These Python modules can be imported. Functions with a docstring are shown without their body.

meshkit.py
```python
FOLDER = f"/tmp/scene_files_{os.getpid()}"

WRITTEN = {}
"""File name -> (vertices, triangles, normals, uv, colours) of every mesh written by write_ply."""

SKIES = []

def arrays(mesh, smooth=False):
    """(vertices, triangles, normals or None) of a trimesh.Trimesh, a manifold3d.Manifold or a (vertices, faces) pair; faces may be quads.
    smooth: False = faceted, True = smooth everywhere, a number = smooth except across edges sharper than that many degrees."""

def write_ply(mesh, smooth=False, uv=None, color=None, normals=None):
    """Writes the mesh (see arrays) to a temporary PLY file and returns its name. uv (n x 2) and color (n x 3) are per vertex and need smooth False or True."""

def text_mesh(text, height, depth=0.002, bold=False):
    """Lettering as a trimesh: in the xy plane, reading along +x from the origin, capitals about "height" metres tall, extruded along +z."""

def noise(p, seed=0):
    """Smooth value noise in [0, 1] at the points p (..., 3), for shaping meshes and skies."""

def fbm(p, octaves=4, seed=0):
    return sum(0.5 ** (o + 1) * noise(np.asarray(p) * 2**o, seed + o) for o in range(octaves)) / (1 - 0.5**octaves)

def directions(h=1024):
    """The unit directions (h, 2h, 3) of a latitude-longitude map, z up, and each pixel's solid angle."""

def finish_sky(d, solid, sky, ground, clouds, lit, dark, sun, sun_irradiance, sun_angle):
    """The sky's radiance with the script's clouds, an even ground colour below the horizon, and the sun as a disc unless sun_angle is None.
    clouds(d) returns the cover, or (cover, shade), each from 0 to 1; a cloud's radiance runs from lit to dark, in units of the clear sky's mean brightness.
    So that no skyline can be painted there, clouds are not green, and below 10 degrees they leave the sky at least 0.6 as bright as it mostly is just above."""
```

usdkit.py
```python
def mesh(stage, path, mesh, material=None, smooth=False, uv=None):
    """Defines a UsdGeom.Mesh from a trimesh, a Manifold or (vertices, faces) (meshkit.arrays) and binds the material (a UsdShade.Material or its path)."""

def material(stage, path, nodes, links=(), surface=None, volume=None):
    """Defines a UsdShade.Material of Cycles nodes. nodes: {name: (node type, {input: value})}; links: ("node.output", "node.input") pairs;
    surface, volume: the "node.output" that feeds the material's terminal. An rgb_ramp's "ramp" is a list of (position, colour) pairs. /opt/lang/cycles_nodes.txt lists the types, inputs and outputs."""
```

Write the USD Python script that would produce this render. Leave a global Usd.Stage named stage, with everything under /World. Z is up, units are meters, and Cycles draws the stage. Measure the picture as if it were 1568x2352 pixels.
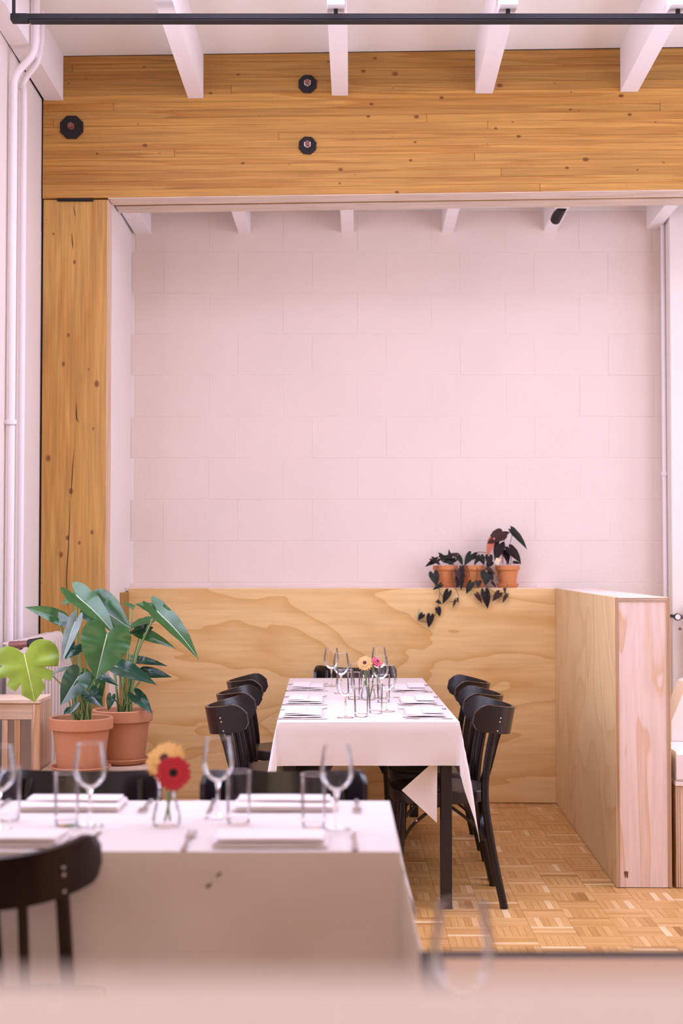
import math, random
import numpy as np, trimesh, usdkit, meshkit
from pxr import Usd, UsdGeom, UsdLux, UsdShade, Gf, Sdf, Vt

stage = Usd.Stage.CreateInMemory()
UsdGeom.SetStageUpAxis(stage, "Z"); UsdGeom.SetStageMetersPerUnit(stage, 1.0)
UsdGeom.Xform.Define(stage, "/World"); UsdGeom.Scope.Define(stage, "/World/Looks")
rng = random.Random(7)

# ------------------------------------------------------------------ camera, light, exposure
F, EYE = 3267.0, 1.41                                   # focal length in pixels of the 1568 wide frame (a 50 mm lens)
PITCH = math.atan(115 / F)
cam = UsdGeom.Camera.Define(stage, "/World/camera")
cam.CreateHorizontalApertureAttr(24.0); cam.CreateVerticalApertureAttr(36.0)
cam.CreateFocalLengthAttr(24.0 * F / 1568)
cam.CreateFStopAttr(2.2); cam.CreateFocusDistanceAttr(6.4)
cam.CreateClippingRangeAttr((0.05, 200.0)); cam.CreateExposureAttr(-0.29)
cam.AddTranslateOp().Set((0, 0, EYE)); cam.AddRotateXOp().Set(90 + math.degrees(PITCH))

def rect_light(name, center, size, rot, power, color):
    l = UsdLux.RectLight.Define(stage, "/World/" + name)
    l.CreateWidthAttr(size[0]); l.CreateHeightAttr(size[1]); l.CreateIntensityAttr(power); l.CreateColorAttr(Gf.Vec3f(*color))
    l.AddTranslateOp().Set(center); l.AddRotateXYZOp().Set(rot)

DAY = (1.0, 0.95, 1.26)
rect_light("daylight_roof", (0.5, 5.2, 4.75), (3.6, 2.0), (0, 0, 0), 6.6, (1.0, 0.98, 1.42))            # roof light over the front room, shines down
rect_light("daylight_left", (-1.95, 5.15, 2.3), (2.6, 2.1), (0, -90, 0), 4.6, (0.98, 0.95, 1.3))   # side windows, shine inwards
rect_light("daylight_right", (3.55, 5.4, 2.25), (2.8, 2.4), (0, 90, 0), 4.7, (0.97, 0.95, 1.28))
rect_light("warm_fill_rear", (0.6, -2.55, 2.2), (4.4, 2.4), (90, 0, 0), 2.1, (1.0, 0.66, 0.24))  # added warm fill from behind the camera, tints the shaded sides
rect_light("daylight_bay", (3.55, 7.25, 2.3), (2.0, 0.7), (0, 90, 0), 4.5, (0.92, 0.97, 1.45))
sun = UsdLux.DistantLight.Define(stage, "/World/sun"); sun.CreateIntensityAttr(6.0); sun.CreateAngleAttr(2.0); sun.CreateColorAttr(Gf.Vec3f(0.9, 0.97, 1.35))
sun.AddRotateXYZOp().Set((-6.1, 4, 0))                                                     # nearly overhead, a patch of it falls through the roof light
dome = UsdLux.DomeLight.Define(stage, "/World/sky"); dome.CreateIntensityAttr(0.25); dome.CreateColorAttr(Gf.Vec3f(0.9, 0.9, 1.0))

# ------------------------------------------------------------------ helpers
def at(px, py, Y):
    a, b = (px - 784) / F, (1176 - py) / F
    d = (a, math.cos(PITCH) - b * math.sin(PITCH), math.sin(PITCH) + b * math.cos(PITCH))
    t = Y / d[1]
    return np.array([d[0] * t, Y, EYE + d[2] * t])

def lin(h):
    c = [int(h[i:i + 2], 16) / 255 for i in (1, 3, 5)]
    return tuple(x / 12.92 if x <= 0.04045 else ((x + 0.055) / 1.055) ** 2.4 for x in c)

counts = {}
def numbered(parent, name):
    n = counts.get((parent, name), 0); counts[(parent, name)] = n + 1
    return f"{parent}/{name}" + (f"_{n:03d}" if n else "")

def tag(p, label=None, cat=None, group=None, kind=None):
    p = p.GetPrim() if hasattr(p, "GetPrim") else p
    for k, v in (("label", label), ("category", cat), ("group", group), ("kind", kind)):
        if v: p.SetCustomDataByKey(k, v)
    return p

def thing(name, label, cat, loc=(0, 0, 0), rot=0.0, group=None, kind=None, tilt=None):
    x = UsdGeom.Xform.Define(stage, numbered("/World", name))
    x.AddTranslateOp().Set(Gf.Vec3d(*map(float, loc))); x.AddRotateZOp().Set(float(rot))
    if tilt: x.AddRotateXOp().Set(float(tilt))
    return tag(x, label, cat, group, kind)

def obj(name, mesh, mat, parent=None, smooth=False, label=None, tone=None, axis=None, cat=None, group=None, kind=None):
    path = numbered(str(parent.GetPath()) if parent else "/World", name)
    m = usdkit.mesh(stage, path, mesh, M[mat], smooth=smooth)
    n = len(m.GetPointsAttr().Get())
    for key, val in (("tone", tone), ("axis", axis)):
        if val is not None:
            a = np.full(n, val, np.float32) if np.ndim(val) == 0 else np.asarray(val, np.float32)
            UsdGeom.PrimvarsAPI(m).CreatePrimvar(key, Sdf.ValueTypeNames.FloatArray, "vertex").Set(Vt.FloatArray.FromNumpy(a))
    return tag(m, label, cat, group, kind)

def dup(src, loc, rot=0.0, label=None, group=None):
    name = src.GetName(); was = src.GetCustomData()
    r = thing(name, label or was["label"], was["category"], loc, rot, group or was.get("group"))
    r.GetReferences().AddInternalReference(src.GetPath()); r.SetInstanceable(True)
    return r

def move(p, loc, rot=0.0):
    p.GetAttribute("xformOp:translate").Set(Gf.Vec3d(*map(float, loc))); p.GetAttribute("xformOp:rotateZ").Set(float(rot))

cat = trimesh.util.concatenate
def box(x0, x1, y0, y1, z0, z1, bevel=0.0):
    s, c = np.array([x1 - x0, y1 - y0, z1 - z0]) / 2, np.array([x0 + x1, y0 + y1, z0 + z1]) / 2
    if bevel <= 0:
        m = trimesh.creation.box(2 * s)
    else:
        b = min(bevel, s.min() * 0.45); pts = []
        for sx in (-1, 1):
            for sy in (-1, 1):
                for sz in (-1, 1):
                    for k in range(3):
                        p = s - b; p[k] = s[k]; pts.append(p * (sx, sy, sz))
        m = trimesh.Trimesh(pts).convex_hull
    m.apply_translation(c)
    return m

def hull(pts): return trimesh.Trimesh(np.asarray(pts, float)).convex_hull

def frames(P):
    P = np.asarray(P, float); T = np.gradient(P, axis=0); T /= np.linalg.norm(T, axis=1)[:, None]
    up = np.array([0, 0, 1.0]) if abs(T[0][2]) < 0.9 else np.array([1.0, 0, 0])
    N = []; n = up - T[0] * up.dot(T[0]); n /= np.linalg.norm(n)
    for t in T:
        n = n - t * n.dot(t); n /= np.linalg.norm(n); N.append(n.copy())
    N = np.array(N)
    return P, T, N, np.cross(T, N)

def sweep(P, sections, caps=True):
    """sections: (n, k, 2) outline per path point"""
    P, T, N, B = frames(P); n, k = sections.shape[:2]
    V = (P[:, None] + sections[..., :1] * N[:, None] + sections[..., 1:] * B[:, None]).reshape(-1, 3)
    q = [(i * k + j, i * k + (j + 1) % k, (i + 1) * k + (j + 1) % k, (i + 1) * k + j) for i in range(n - 1) for j in range(k)]
    f = [t for a, b, c, d in q for t in ((a, b, c), (a, c, d))]
    if caps:
        V = np.vstack([V, P[:1], P[-1:]])
        for j in range(k):
            f += [(n * k, (j + 1) % k, j), (n * k + 1, (n - 1) * k + j, (n - 1) * k + (j + 1) % k)]
    m = trimesh.Trimesh(V, f, process=False); m.fix_normals()
    return m

def tube(P, r, k=10):
    P = np.asarray(P, float); r = np.broadcast_to(np.asarray(r, float), len(P)); a = np.arange(k) * 2 * np.pi / k
    return sweep(P, r[:, None, None] * np.stack([np.cos(a), np.sin(a)], 1)[None])

def strip(P, w, h):
    P = np.asarray(P, float); s = np.array([(w, h), (-w, h), (-w, -h), (w, -h)]) / 2
    return sweep(P, np.broadcast_to(s, (len(P), 4, 2)).copy())

def curve(pts, n=16):
    """smooth path through points (Catmull-Rom)"""
    p = np.asarray(pts, float); p = np.vstack([2 * p[0] - p[1], p, 2 * p[-1] - p[-2]]); out = []
    segs = len(p) - 3; per = max(2, n // segs)
    for i in range(segs):
        a, b, c, d = p[i:i + 4]
        for t in np.linspace(0, 1, per, endpoint=False):
            out.append(0.5 * (2 * b + (c - a) * t + (2 * a - 5 * b + 4 * c - d) * t * t + (3 * b - a - 3 * c + d) * t ** 3))
    out.append(p[-2]); return np.array(out)

def lathe(profile, n=32):
    pr = np.asarray(profile, float); a = np.arange(n) * 2 * np.pi / n; k = len(pr)
    V = np.stack([pr[:, None, 0] * np.cos(a), pr[:, None, 0] * np.sin(a), np.broadcast_to(pr[:, None, 1], (k, n))], -1).reshape(-1, 3)
    f = []
    for i in range(k - 1):
        for j in range(n):
            A, Bq, C, D = i * n + j, i * n + (j + 1) % n, (i + 1) * n + (j + 1) % n, (i + 1) * n + j
            if pr[i, 0] > 1e-6: f.append((A, Bq, C))
            if pr[i + 1, 0] > 1e-6: f.append((A, C, D))
    m = trimesh.Trimesh(V, f, process=False); m.merge_vertices(); m.fix_normals()
    return m

def sheet(G, thick):
    """a grid of points (r, c, 3) with thickness"""
    G = np.asarray(G, float); r, c = G.shape[:2]
    du, dv = np.gradient(G, axis=0), np.gradient(G, axis=1)
    N = np.cross(dv, du); N /= np.maximum(np.linalg.norm(N, axis=-1, keepdims=True), 1e-9)
    V = np.vstack([(G + N * thick / 2).reshape(-1, 3), (G - N * thick / 2).reshape(-1, 3)]); n = r * c; f = []
    i, j = np.meshgrid(np.arange(r - 1), np.arange(c - 1), indexing="ij"); a = (i * c + j).ravel()
    f = np.vstack([np.stack([a, a + 1, a + c + 1], 1), np.stack([a, a + c + 1, a + c], 1), np.stack([a + n, a + c + 1 + n, a + 1 + n], 1), np.stack([a + n, a + c + n, a + c + 1 + n], 1)])
    rim = [k for k in range(c)] + [k * c + c - 1 for k in range(1, r)] + [(r - 1) * c + k for k in range(c - 2, -1, -1)] + [k * c for k in range(r - 2, 0, -1)]
    e = [t for p, q in zip(rim, rim[1:] + rim[:1]) for t in ((p, p + n, q), (q, p + n, q + n))]
    m = trimesh.Trimesh(V, np.vstack([f, e]), process=False)
    return m

def rotz(m, deg):
    m.apply_transform(trimesh.transformations.rotation_matrix(math.radians(deg), [0, 0, 1])); return m
def rotx(m, deg, p=(0, 0, 0)):
    m.apply_transform(trimesh.transformations.rotation_matrix(math.radians(deg), [1, 0, 0], p)); return m
def roty(m, deg, p=(0, 0, 0)):
    m.apply_transform(trimesh.transformations.rotation_matrix(math.radians(deg), [0, 1, 0], p)); return m
def shift(m, x, y, z): m.apply_translation((x, y, z)); return m

# ------------------------------------------------------------------ materials
M = {}
def mat(name, nodes, links=(), surface="p.BSDF"):
    M[name] = usdkit.material(stage, "/World/Looks/" + name, nodes, links, surface=surface)

def plain(name, color, rough=0.5, bump=0.0, bscale=60, metal=0.0, spec=0.5, **kw):
    nodes = {"p": ("principled_bsdf", {"base_color": color, "roughness": rough, "metallic": metal, "specular_ior_level": spec, **kw})}; links = []
    if bump:
        nodes |= {"g": ("geometry", {}), "n": ("noise_texture", {"scale": bscale, "detail": 4}), "b": ("bump", {"strength": bump, "distance": 0.004})}
        links += [("g.position", "n.vector"), ("n.fac", "b.height"), ("b.normal", "p.normal")]
    mat(name, nodes, links)

def paint(name, color, vary=0.05, rough=0.6, bump=0.15, bscale=70):
    c2 = tuple(x * (1 - vary) for x in color)
    mat(name, {"g": ("geometry", {}), "n": ("noise_texture", {"scale": 2.2, "detail": 5}), "r": ("rgb_ramp", {"ramp": [(0.3, c2), (0.7, color)]}), "m": ("noise_texture", {"scale": bscale, "detail": 5, "roughness": 0.65}), "b": ("bump", {"strength": bump, "distance": 0.006}), "p": ("principled_bsdf", {"roughness": rough, "specular_ior_level": 0.3})},
        [("g.position", "n.vector"), ("n.fac", "r.fac"), ("r.color", "p.base_color"), ("g.position", "m.vector"), ("m.fac", "b.height"), ("b.normal", "p.normal")])

def wood(name, light, dark, along, ring=6.0, knots=True, knot_scale=2.2, rough=0.45, fibre=1.0, squash=9.0):
    """solid softwood, grain along x, y or z; the primvar tone lightens or darkens a piece"""
    sc = [squash, squash, squash]; sc["xyz".index(along)] = 0.55
    ks = [knot_scale * 1.5] * 3; ks["xyz".index(along)] = knot_scale
    fs = [90.0] * 3; fs["xyz".index(along)] = 3.0
    nodes = {"g": ("texture_coordinate", {}), "t": ("attribute", {"attribute": "tone"}),
        "off": ("vector_math", {"math_type": "scale", "vector1": (3.1, 5.7, 4.3)}), "add": ("vector_math", {"math_type": "add"}),
        "m1": ("mapping", {"scale": sc}), "n1": ("noise_texture", {"scale": 0.8, "detail": 2.5, "roughness": 0.5, "distortion": 0.5}),
        "mul": ("math", {"math_type": "multiply", "value2": ring}), "fr": ("math", {"math_type": "fraction"}),
        "r": ("rgb_ramp", {"ramp": [(0, light), (0.55, tuple(0.6 * a + 0.4 * b for a, b in zip(light, dark))), (0.9, dark), (1, light)]}),
        "m2": ("mapping", {"scale": fs}), "n2": ("noise_texture", {"scale": 1.0, "detail": 3}),
        "fib": ("rgb_ramp", {"ramp": [(0.25, (1 - 0.35 * fibre,) * 3), (0.7, (1, 1, 1))]}), "mx": ("mix", {"mix_type": "multiply", "fac": 1.0}),
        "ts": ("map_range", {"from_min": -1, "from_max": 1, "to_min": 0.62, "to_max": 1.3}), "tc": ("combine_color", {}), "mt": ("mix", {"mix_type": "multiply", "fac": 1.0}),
        "p": ("principled_bsdf", {"roughness": rough, "specular_ior_level": 0.35}), "b": ("bump", {"strength": 0.08, "distance": 0.003})}
    links = [("t.fac", "off.scale"), ("g.object", "add.vector1"), ("off.vector", "add.vector2"), ("add.vector", "m1.vector"), ("m1.vector", "n1.vector"), ("n1.fac", "mul.value1"), ("mul.value", "fr.value1"), ("fr.value", "r.fac"),
             ("add.vector", "m2.vector"), ("m2.vector", "n2.vector"), ("n2.fac", "fib.fac"), ("r.color", "mx.color1"), ("fib.color", "mx.color2"),
             ("t.fac", "ts.value"), ("ts.result", "tc.r"), ("ts.result", "tc.g"), ("ts.result", "tc.b"), ("mx.color", "mt.color1"), ("tc.color", "mt.color2"), ("n2.fac", "b.height"), ("b.normal", "p.normal")]
    last = "mt.color"
    if knots:
        nodes |= {"m3": ("mapping", {"rotation": (math.pi / 2, 0, 0), "scale": ks}), "v": ("voronoi_texture", {"dimensions": "2D", "scale": 1.0, "randomness": 1.0}), "vs": ("separate_color", {}), "vp": ("math", {"math_type": "power", "value2": 2.3}), "vd": ("math", {"math_type": "divide"}), "kr": ("rgb_ramp", {"ramp": [(0, (1, 1, 1)), (0.07, (0.85, 0.85, 0.85)), (0.12, (0, 0, 0))]}), "km": ("mix", {"color2": tuple(k * x for k, x in zip((0.34, 0.24, 0.24), dark))})}
        links += [("g.object", "m3.vector"), ("m3.vector", "v.vector"), ("v.color", "vs.color"), ("vs.r", "vp.value1"), ("v.distance", "vd.value1"), ("vp.value", "vd.value2"), ("vd.value", "kr.fac"), ("kr.color", "km.fac"), (last, "km.color1")]
        last = "km.color"
    mat(name, nodes, links + [(last, "p.base_color")])

def plywood(name, light, dark, scale, ring=7.0, rough=0.5, fibre=(4, 60, 60), distort=0.6, sharp=0.94, seed=0.0, detail=2.2):
    """rotary cut veneer: broad cathedral bands with one sharp edge"""
    mid = tuple(0.65 * a + 0.35 * b for a, b in zip(light, dark))
    mat(name, {"g": ("texture_coordinate", {}), "m1": ("mapping", {"scale": scale, "location": (seed, seed * 0.7, seed * 1.3)}), "n1": ("noise_texture", {"scale": 1.0, "detail": detail, "roughness": 0.42, "distortion": distort}),
        "mul": ("math", {"math_type": "multiply", "value2": ring}), "fr": ("math", {"math_type": "fraction"}),
        "r": ("rgb_ramp", {"ramp": [(0, light), (0.45, light), (0.75, mid), (sharp, dark), (1, light)]}),
        "m2": ("mapping", {"scale": fibre}), "n2": ("noise_texture", {"scale": 1.0, "detail": 4}), "fib": ("rgb_ramp", {"ramp": [(0.3, (0.86, 0.84, 0.82)), (0.65, (1, 1, 1))]}),
        "mx": ("mix", {"mix_type": "multiply", "fac": 0.8}), "b": ("bump", {"strength": 0.05, "distance": 0.002}), "p": ("principled_bsdf", {"roughness": rough, "specular_ior_level": 0.3})},
        [("g.object", "m1.vector"), ("m1.vector", "n1.vector"), ("n1.fac", "mul.value1"), ("mul.value", "fr.value1"), ("fr.value", "r.fac"), ("g.object", "m2.vector"), ("m2.vector", "n2.vector"), ("n2.fac", "fib.fac"),
         ("r.color", "mx.color1"), ("fib.color", "mx.color2"), ("mx.color", "p.base_color"), ("n2.fac", "b.height"), ("b.normal", "p.normal")])

def leafy(name, color, trans, back, rough=0.28, mixf=0.3, spec=0.8):
    c2 = tuple(0.6 * x for x in color)
    mat(name, {"g": ("geometry", {}), "n": ("noise_texture", {"scale": 16, "detail": 3}), "r": ("rgb_ramp", {"ramp": [(0.3, c2), (0.7, color)]}), "p": ("principled_bsdf", {"roughness": rough, "specular_ior_level": spec}),
        "t": ("translucent_bsdf", {"color": trans}), "m": ("mix_closure", {"fac": mixf})},
        [("g.position", "n.vector"), ("n.fac", "r.fac"), ("r.color", "p.base_color"), ("p.BSDF", "m.closure1"), ("t.BSDF", "m.closure2")], surface="m.closure")

paint("wall_paint", (0.83, 0.745, 0.68), 0.03, 0.65, 0.12, 55)
paint("block_paint", (0.785, 0.65, 0.575), 0.04, 0.6, 0.35, 40)
paint("ceiling_paint", (0.92, 0.90, 0.83), 0.03, 0.6, 0.05, 30)
plain("joist_paint", (0.90, 0.84, 0.82), 0.5, 0.05, 30)
plain("pipe_paint", (0.87, 0.79, 0.81), 0.3)
plain("radiator_paint", (0.80, 0.70, 0.64), 0.35)
plain("shadow_gap", (0.012, 0.008, 0.008), 0.9)  # near black: painted shade in gaps, also cracks and panel joints
plain("black_metal", (0.012, 0.009, 0.011), 0.55, spec=0.3)
plain("steel", (0.62, 0.55, 0.55), 0.35, metal=1.0)
plain("rusty_steel", (0.22, 0.09, 0.07), 0.5, metal=0.4)
plain("cutlery_steel", (0.55, 0.5, 0.5), 0.22, metal=1.0)
plain("black_lacquer", (0.008, 0.004, 0.0055), 0.22, spec=0.5)
plain("seat_lacquer", (0.022, 0.013, 0.013), 0.34, spec=0.5)
plain("dark_table", (0.014, 0.008, 0.010), 0.4)
plain("dark_top", (0.016, 0.007, 0.005), 0.8, 0.05, 30)
plain("tan_top", (0.50, 0.29, 0.14), 0.5, 0.05, 30)
plain("mark_brown", (0.16, 0.075, 0.05), 0.8)
plain("counter_white", (0.92, 0.82, 0.78), 0.6)
plain("linen", (0.765, 0.685, 0.655), 0.8, 0.06, 400, spec=0.2)
plain("napkin_cloth", (0.86, 0.765, 0.75), 0.8, 0.08, 300)
plain("cushion_cloth", (0.83, 0.74, 0.73), 0.8, 0.1, 120)
plain("terracotta", (0.55, 0.235, 0.115), 0.65, 0.08, 45)
plain("terracotta_orange", (0.60, 0.215, 0.065), 0.65, 0.08, 60)
plain("soil", (0.03, 0.017, 0.012), 0.95, 0.8, 90)
plain("stalk_green", (0.20, 0.30, 0.10), 0.4)
plain("stalk_pale", (0.36, 0.40, 0.20), 0.4)
plain("stalk_dark", (0.05, 0.045, 0.02), 0.45)
plain("midrib_pale", (0.45, 0.50, 0.36), 0.35)
plain("midrib_lime", (0.60, 0.66, 0.25), 0.4)
plain("spathe_red", (0.45, 0.10, 0.045), 0.4)
plain("label_card", (0.72, 0.58, 0.38), 0.7)
plain("petal_red", (0.62, 0.018, 0.045), 0.55)
plain("petal_peach", (0.85, 0.42, 0.16), 0.55)
plain("petal_yellow", (0.86, 0.50, 0.14), 0.55)
plain("petal_pink", (0.78, 0.12, 0.20), 0.55)
plain("flower_heart", (0.012, 0.008, 0.008), 0.8)
plain("flower_heart_brown", (0.10, 0.02, 0.012), 0.8)
plain("flower_green", (0.09, 0.17, 0.03), 0.5)
leafy("leaf_green", (0.035, 0.145, 0.032), (0.08, 0.30, 0.03), None, 0.27, 0.16)
leafy("leaf_teal", (0.012, 0.078, 0.035), (0.03, 0.16, 0.03), None, 0.25, 0.10)
leafy("leaf_bright", (0.05, 0.17, 0.03), (0.14, 0.40, 0.03), None, 0.3, 0.3)
leafy("leaf_lime", (0.40, 0.55, 0.06), (0.48, 0.66, 0.05), None, 0.35, 0.4)
leafy("leaf_sage", (0.13, 0.19, 0.15), (0.15, 0.25, 0.12), None, 0.3, 0.15)
leafy("leaf_purple", (0.018, 0.006, 0.006), (0.05, 0.012, 0.01), None, 0.55, 0.1, 0.25)
leafy("leaf_bronze", (0.060, 0.024, 0.017), (0.10, 0.03, 0.02), None, 0.55, 0.12, 0.25)
leafy("leaf_blackgreen", (0.012, 0.016, 0.008), (0.03, 0.05, 0.01), None, 0.5, 0.1, 0.3)
mat("glass", {"p": ("principled_bsdf", {"base_color": (1, 0.985, 0.99), "roughness": 0.0, "transmission_weight": 1.0, "ior": 1.45})})
mat("thin_glass", {"t": ("transparent_bsdf", {"color": (0.997, 0.993, 0.996)}), "g": ("glossy_bsdf", {"roughness": 0.02, "color": (1, 1, 1)}), "l": ("layer_weight", {"blend": 0.23}), "k": ("math", {"math_type": "multiply", "value2": 0.9}), "m": ("mix_closure", {})},
    [("l.fresnel", "k.value1"), ("k.value", "m.fac"), ("t.BSDF", "m.closure1"), ("g.BSDF", "m.closure2")], surface="m.closure")
wood("beam_wood", (0.61, 0.315, 0.072), (0.48, 0.205, 0.036), "x", 4.0, True, 5.5, squash=15.0)
wood("pale_underside", (0.88, 0.72, 0.58), (0.80, 0.60, 0.42), "x", 3.0, True, 3.0)
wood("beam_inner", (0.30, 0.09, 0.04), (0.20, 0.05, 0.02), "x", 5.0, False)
wood("post_wood", (0.68, 0.385, 0.105), (0.59, 0.295, 0.07), "z", 3.2, True, 4.6, squash=5.0)
wood("pale_wood", (0.84, 0.63, 0.48), (0.76, 0.50, 0.33), "x", 3.0, False)
wood("pale_wood_upright", (0.84, 0.62, 0.46), (0.70, 0.38, 0.18), "z", 3.0, False)
plywood("ply_back", (0.85, 0.575, 0.26), (0.71, 0.41, 0.14), (0.5, 1.0, 1.7), 10.0, seed=2.1, fibre=(3, 50, 50), distort=0.5, sharp=0.985, detail=4.0)
plywood("ply_side", (0.83, 0.61, 0.32), (0.75, 0.51, 0.235), (1.0, 0.8, 0.7), 9.0, seed=9.1, fibre=(60, 40, 4), distort=1.2)
plywood("ply_end", (0.84, 0.66, 0.60), (0.74, 0.50, 0.34), (6.0, 3.0, 0.9), 4.5, seed=1.7, fibre=(60, 60, 4), distort=0.9)
plywood("ply_top", (0.88, 0.74, 0.68), (0.80, 0.60, 0.48), (1.5, 0.6, 1), 4.0, seed=4.0)
mat("ply_edge", {"g": ("texture_coordinate", {}), "w": ("wave_texture", {"wave_type": "bands", "bands_direction": "diagonal", "scale": 55, "distortion": 0.6}), "r": ("rgb_ramp", {"ramp": [(0.2, (0.28, 0.12, 0.05)), (0.5, (0.62, 0.36, 0.18)), (0.9, (0.72, 0.48, 0.29))]}), "p": ("principled_bsdf", {"roughness": 0.6})},
    [("g.object", "w.vector"), ("w.fac", "r.fac"), ("r.color", "p.base_color")])
# parquet: fibres along each finger, tone per finger
mat("parquet_wood", {"g": ("texture_coordinate", {}), "t": ("attribute", {"attribute": "tone"}), "a": ("attribute", {"attribute": "axis"}),
    "mx": ("mapping", {"scale": (5, 90, 1)}), "my": ("mapping", {"scale": (90, 5, 1)}), "nx": ("noise_texture", {"scale": 1, "detail": 4}), "ny": ("noise_texture", {"scale": 1, "detail": 4}), "ma": ("mix", {}),
    "f": ("rgb_ramp", {"ramp": [(0.25, (0.72, 0.68, 0.66)), (0.7, (1, 1, 1))]}),
    "r": ("rgb_ramp", {"ramp": [(0, (0.40, 0.18, 0.045)), (0.35, (0.60, 0.31, 0.095)), (0.7, (0.70, 0.40, 0.145)), (1, (0.85, 0.60, 0.32))]}),
    "m": ("mix", {"mix_type": "multiply", "fac": 1.0}), "p": ("principled_bsdf", {"roughness": 0.36, "specular_ior_level": 0.5})},
    [("g.object", "mx.vector"), ("g.object", "my.vector"), ("mx.vector", "nx.vector"), ("my.vector", "ny.vector"), ("nx.color", "ma.color1"), ("ny.color", "ma.color2"), ("a.fac", "ma.fac"), ("ma.color", "f.fac"),
     ("t.fac", "r.fac"), ("r.color", "m.color1"), ("f.color", "m.color2"), ("m.color", "p.base_color")])
plain("floor_base", (0.16, 0.065, 0.025), 0.6)
mat("lamp_glow", {"e": ("emission", {"color": (1.0, 0.9, 0.85), "strength": 6.0})}, surface="e.emission")

# ------------------------------------------------------------------ the room
XL, XB, XR, XRB = -1.625, -1.268, 3.35, 3.35            # left wall of the front room, left wall of the bay, right wall
YB, YBEAM = 8.55, 7.63
def setting(name, label, catg=None): return thing(name, label, catg or "room", kind="structure")
def ceil_z(x, y): return 4.178 + 0.0147 * x - 0.0227 * (y - YBEAM)

# floor: mosaic parquet of five-finger squares, nearest 300 fingers one by one
fl = setting("floor", "honey brown mosaic parquet floor of alternating finger squares", "floor")
obj("subfloor", box(-2.2, 3.6, -2.7, 8.9, -0.12, -0.006), "floor_base", fl)
CX, CY, GAP = 0.165, 0.1415, 0.00015
fingers = []
for i in range(-11, 20):
    for j in range(0, 46):
        x0, y0 = i * CX + 0.07, 2.02 + j * CY
        if y0 + CY > 8.45 or x0 < -1.63 or x0 + CX > 3.3: continue
        horiz = (i + j) % 2 == 0; n = 5 if horiz else 6
        for k in range(n):
            if horiz: b = (x0, x0 + CX, y0 + k * CY / n, y0 + (k + 1) * CY / n)
            else: b = (x0 + k * CX / n, x0 + (k + 1) * CX / n, y0, y0 + CY)
            tone = min(1, max(0, rng.gauss(0.5, 0.13) + (0.45 if rng.random() < 0.08 else 0) - (0.3 if rng.random() < 0.05 else 0)))
            fingers.append((b, tone, 0.0 if horiz else 1.0))
def finger(b, h):
    x0, x1, y0, y1 = b; c = 0.0004
    V = [(x0 + GAP, y0 + GAP, -0.006), (x1 - GAP, y0 + GAP, -0.006), (x1 - GAP, y1 - GAP, -0.006), (x0 + GAP, y1 - GAP, -0.006),
         (x0 + GAP + c, y0 + GAP + c, h), (x1 - GAP - c, y0 + GAP + c, h), (x1 - GAP - c, y1 - GAP - c, h), (x0 + GAP + c, y1 - GAP - c, h)]
    f = [(4, 5, 6), (4, 6, 7)] + [t for a in range(4) for t in ((a, (a + 1) % 4, (a + 1) % 4 + 4), (a, (a + 1) % 4 + 4, a + 4))]
    return trimesh.Trimesh(V, f, process=False)
def seen(b):
    x, y = (b[0] + b[1]) / 2, (b[2] + b[3]) / 2
    px, py = 784 + F * x / y, 1291 + F * EYE / y
    return 960 < px < 1580 and py < 2185 and (x < 1.19 or y < 6.2)
vis = sorted([k for k, q in enumerate(fingers) if seen(q[0])], key=lambda k: fingers[k][0][2])[:300]
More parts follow.
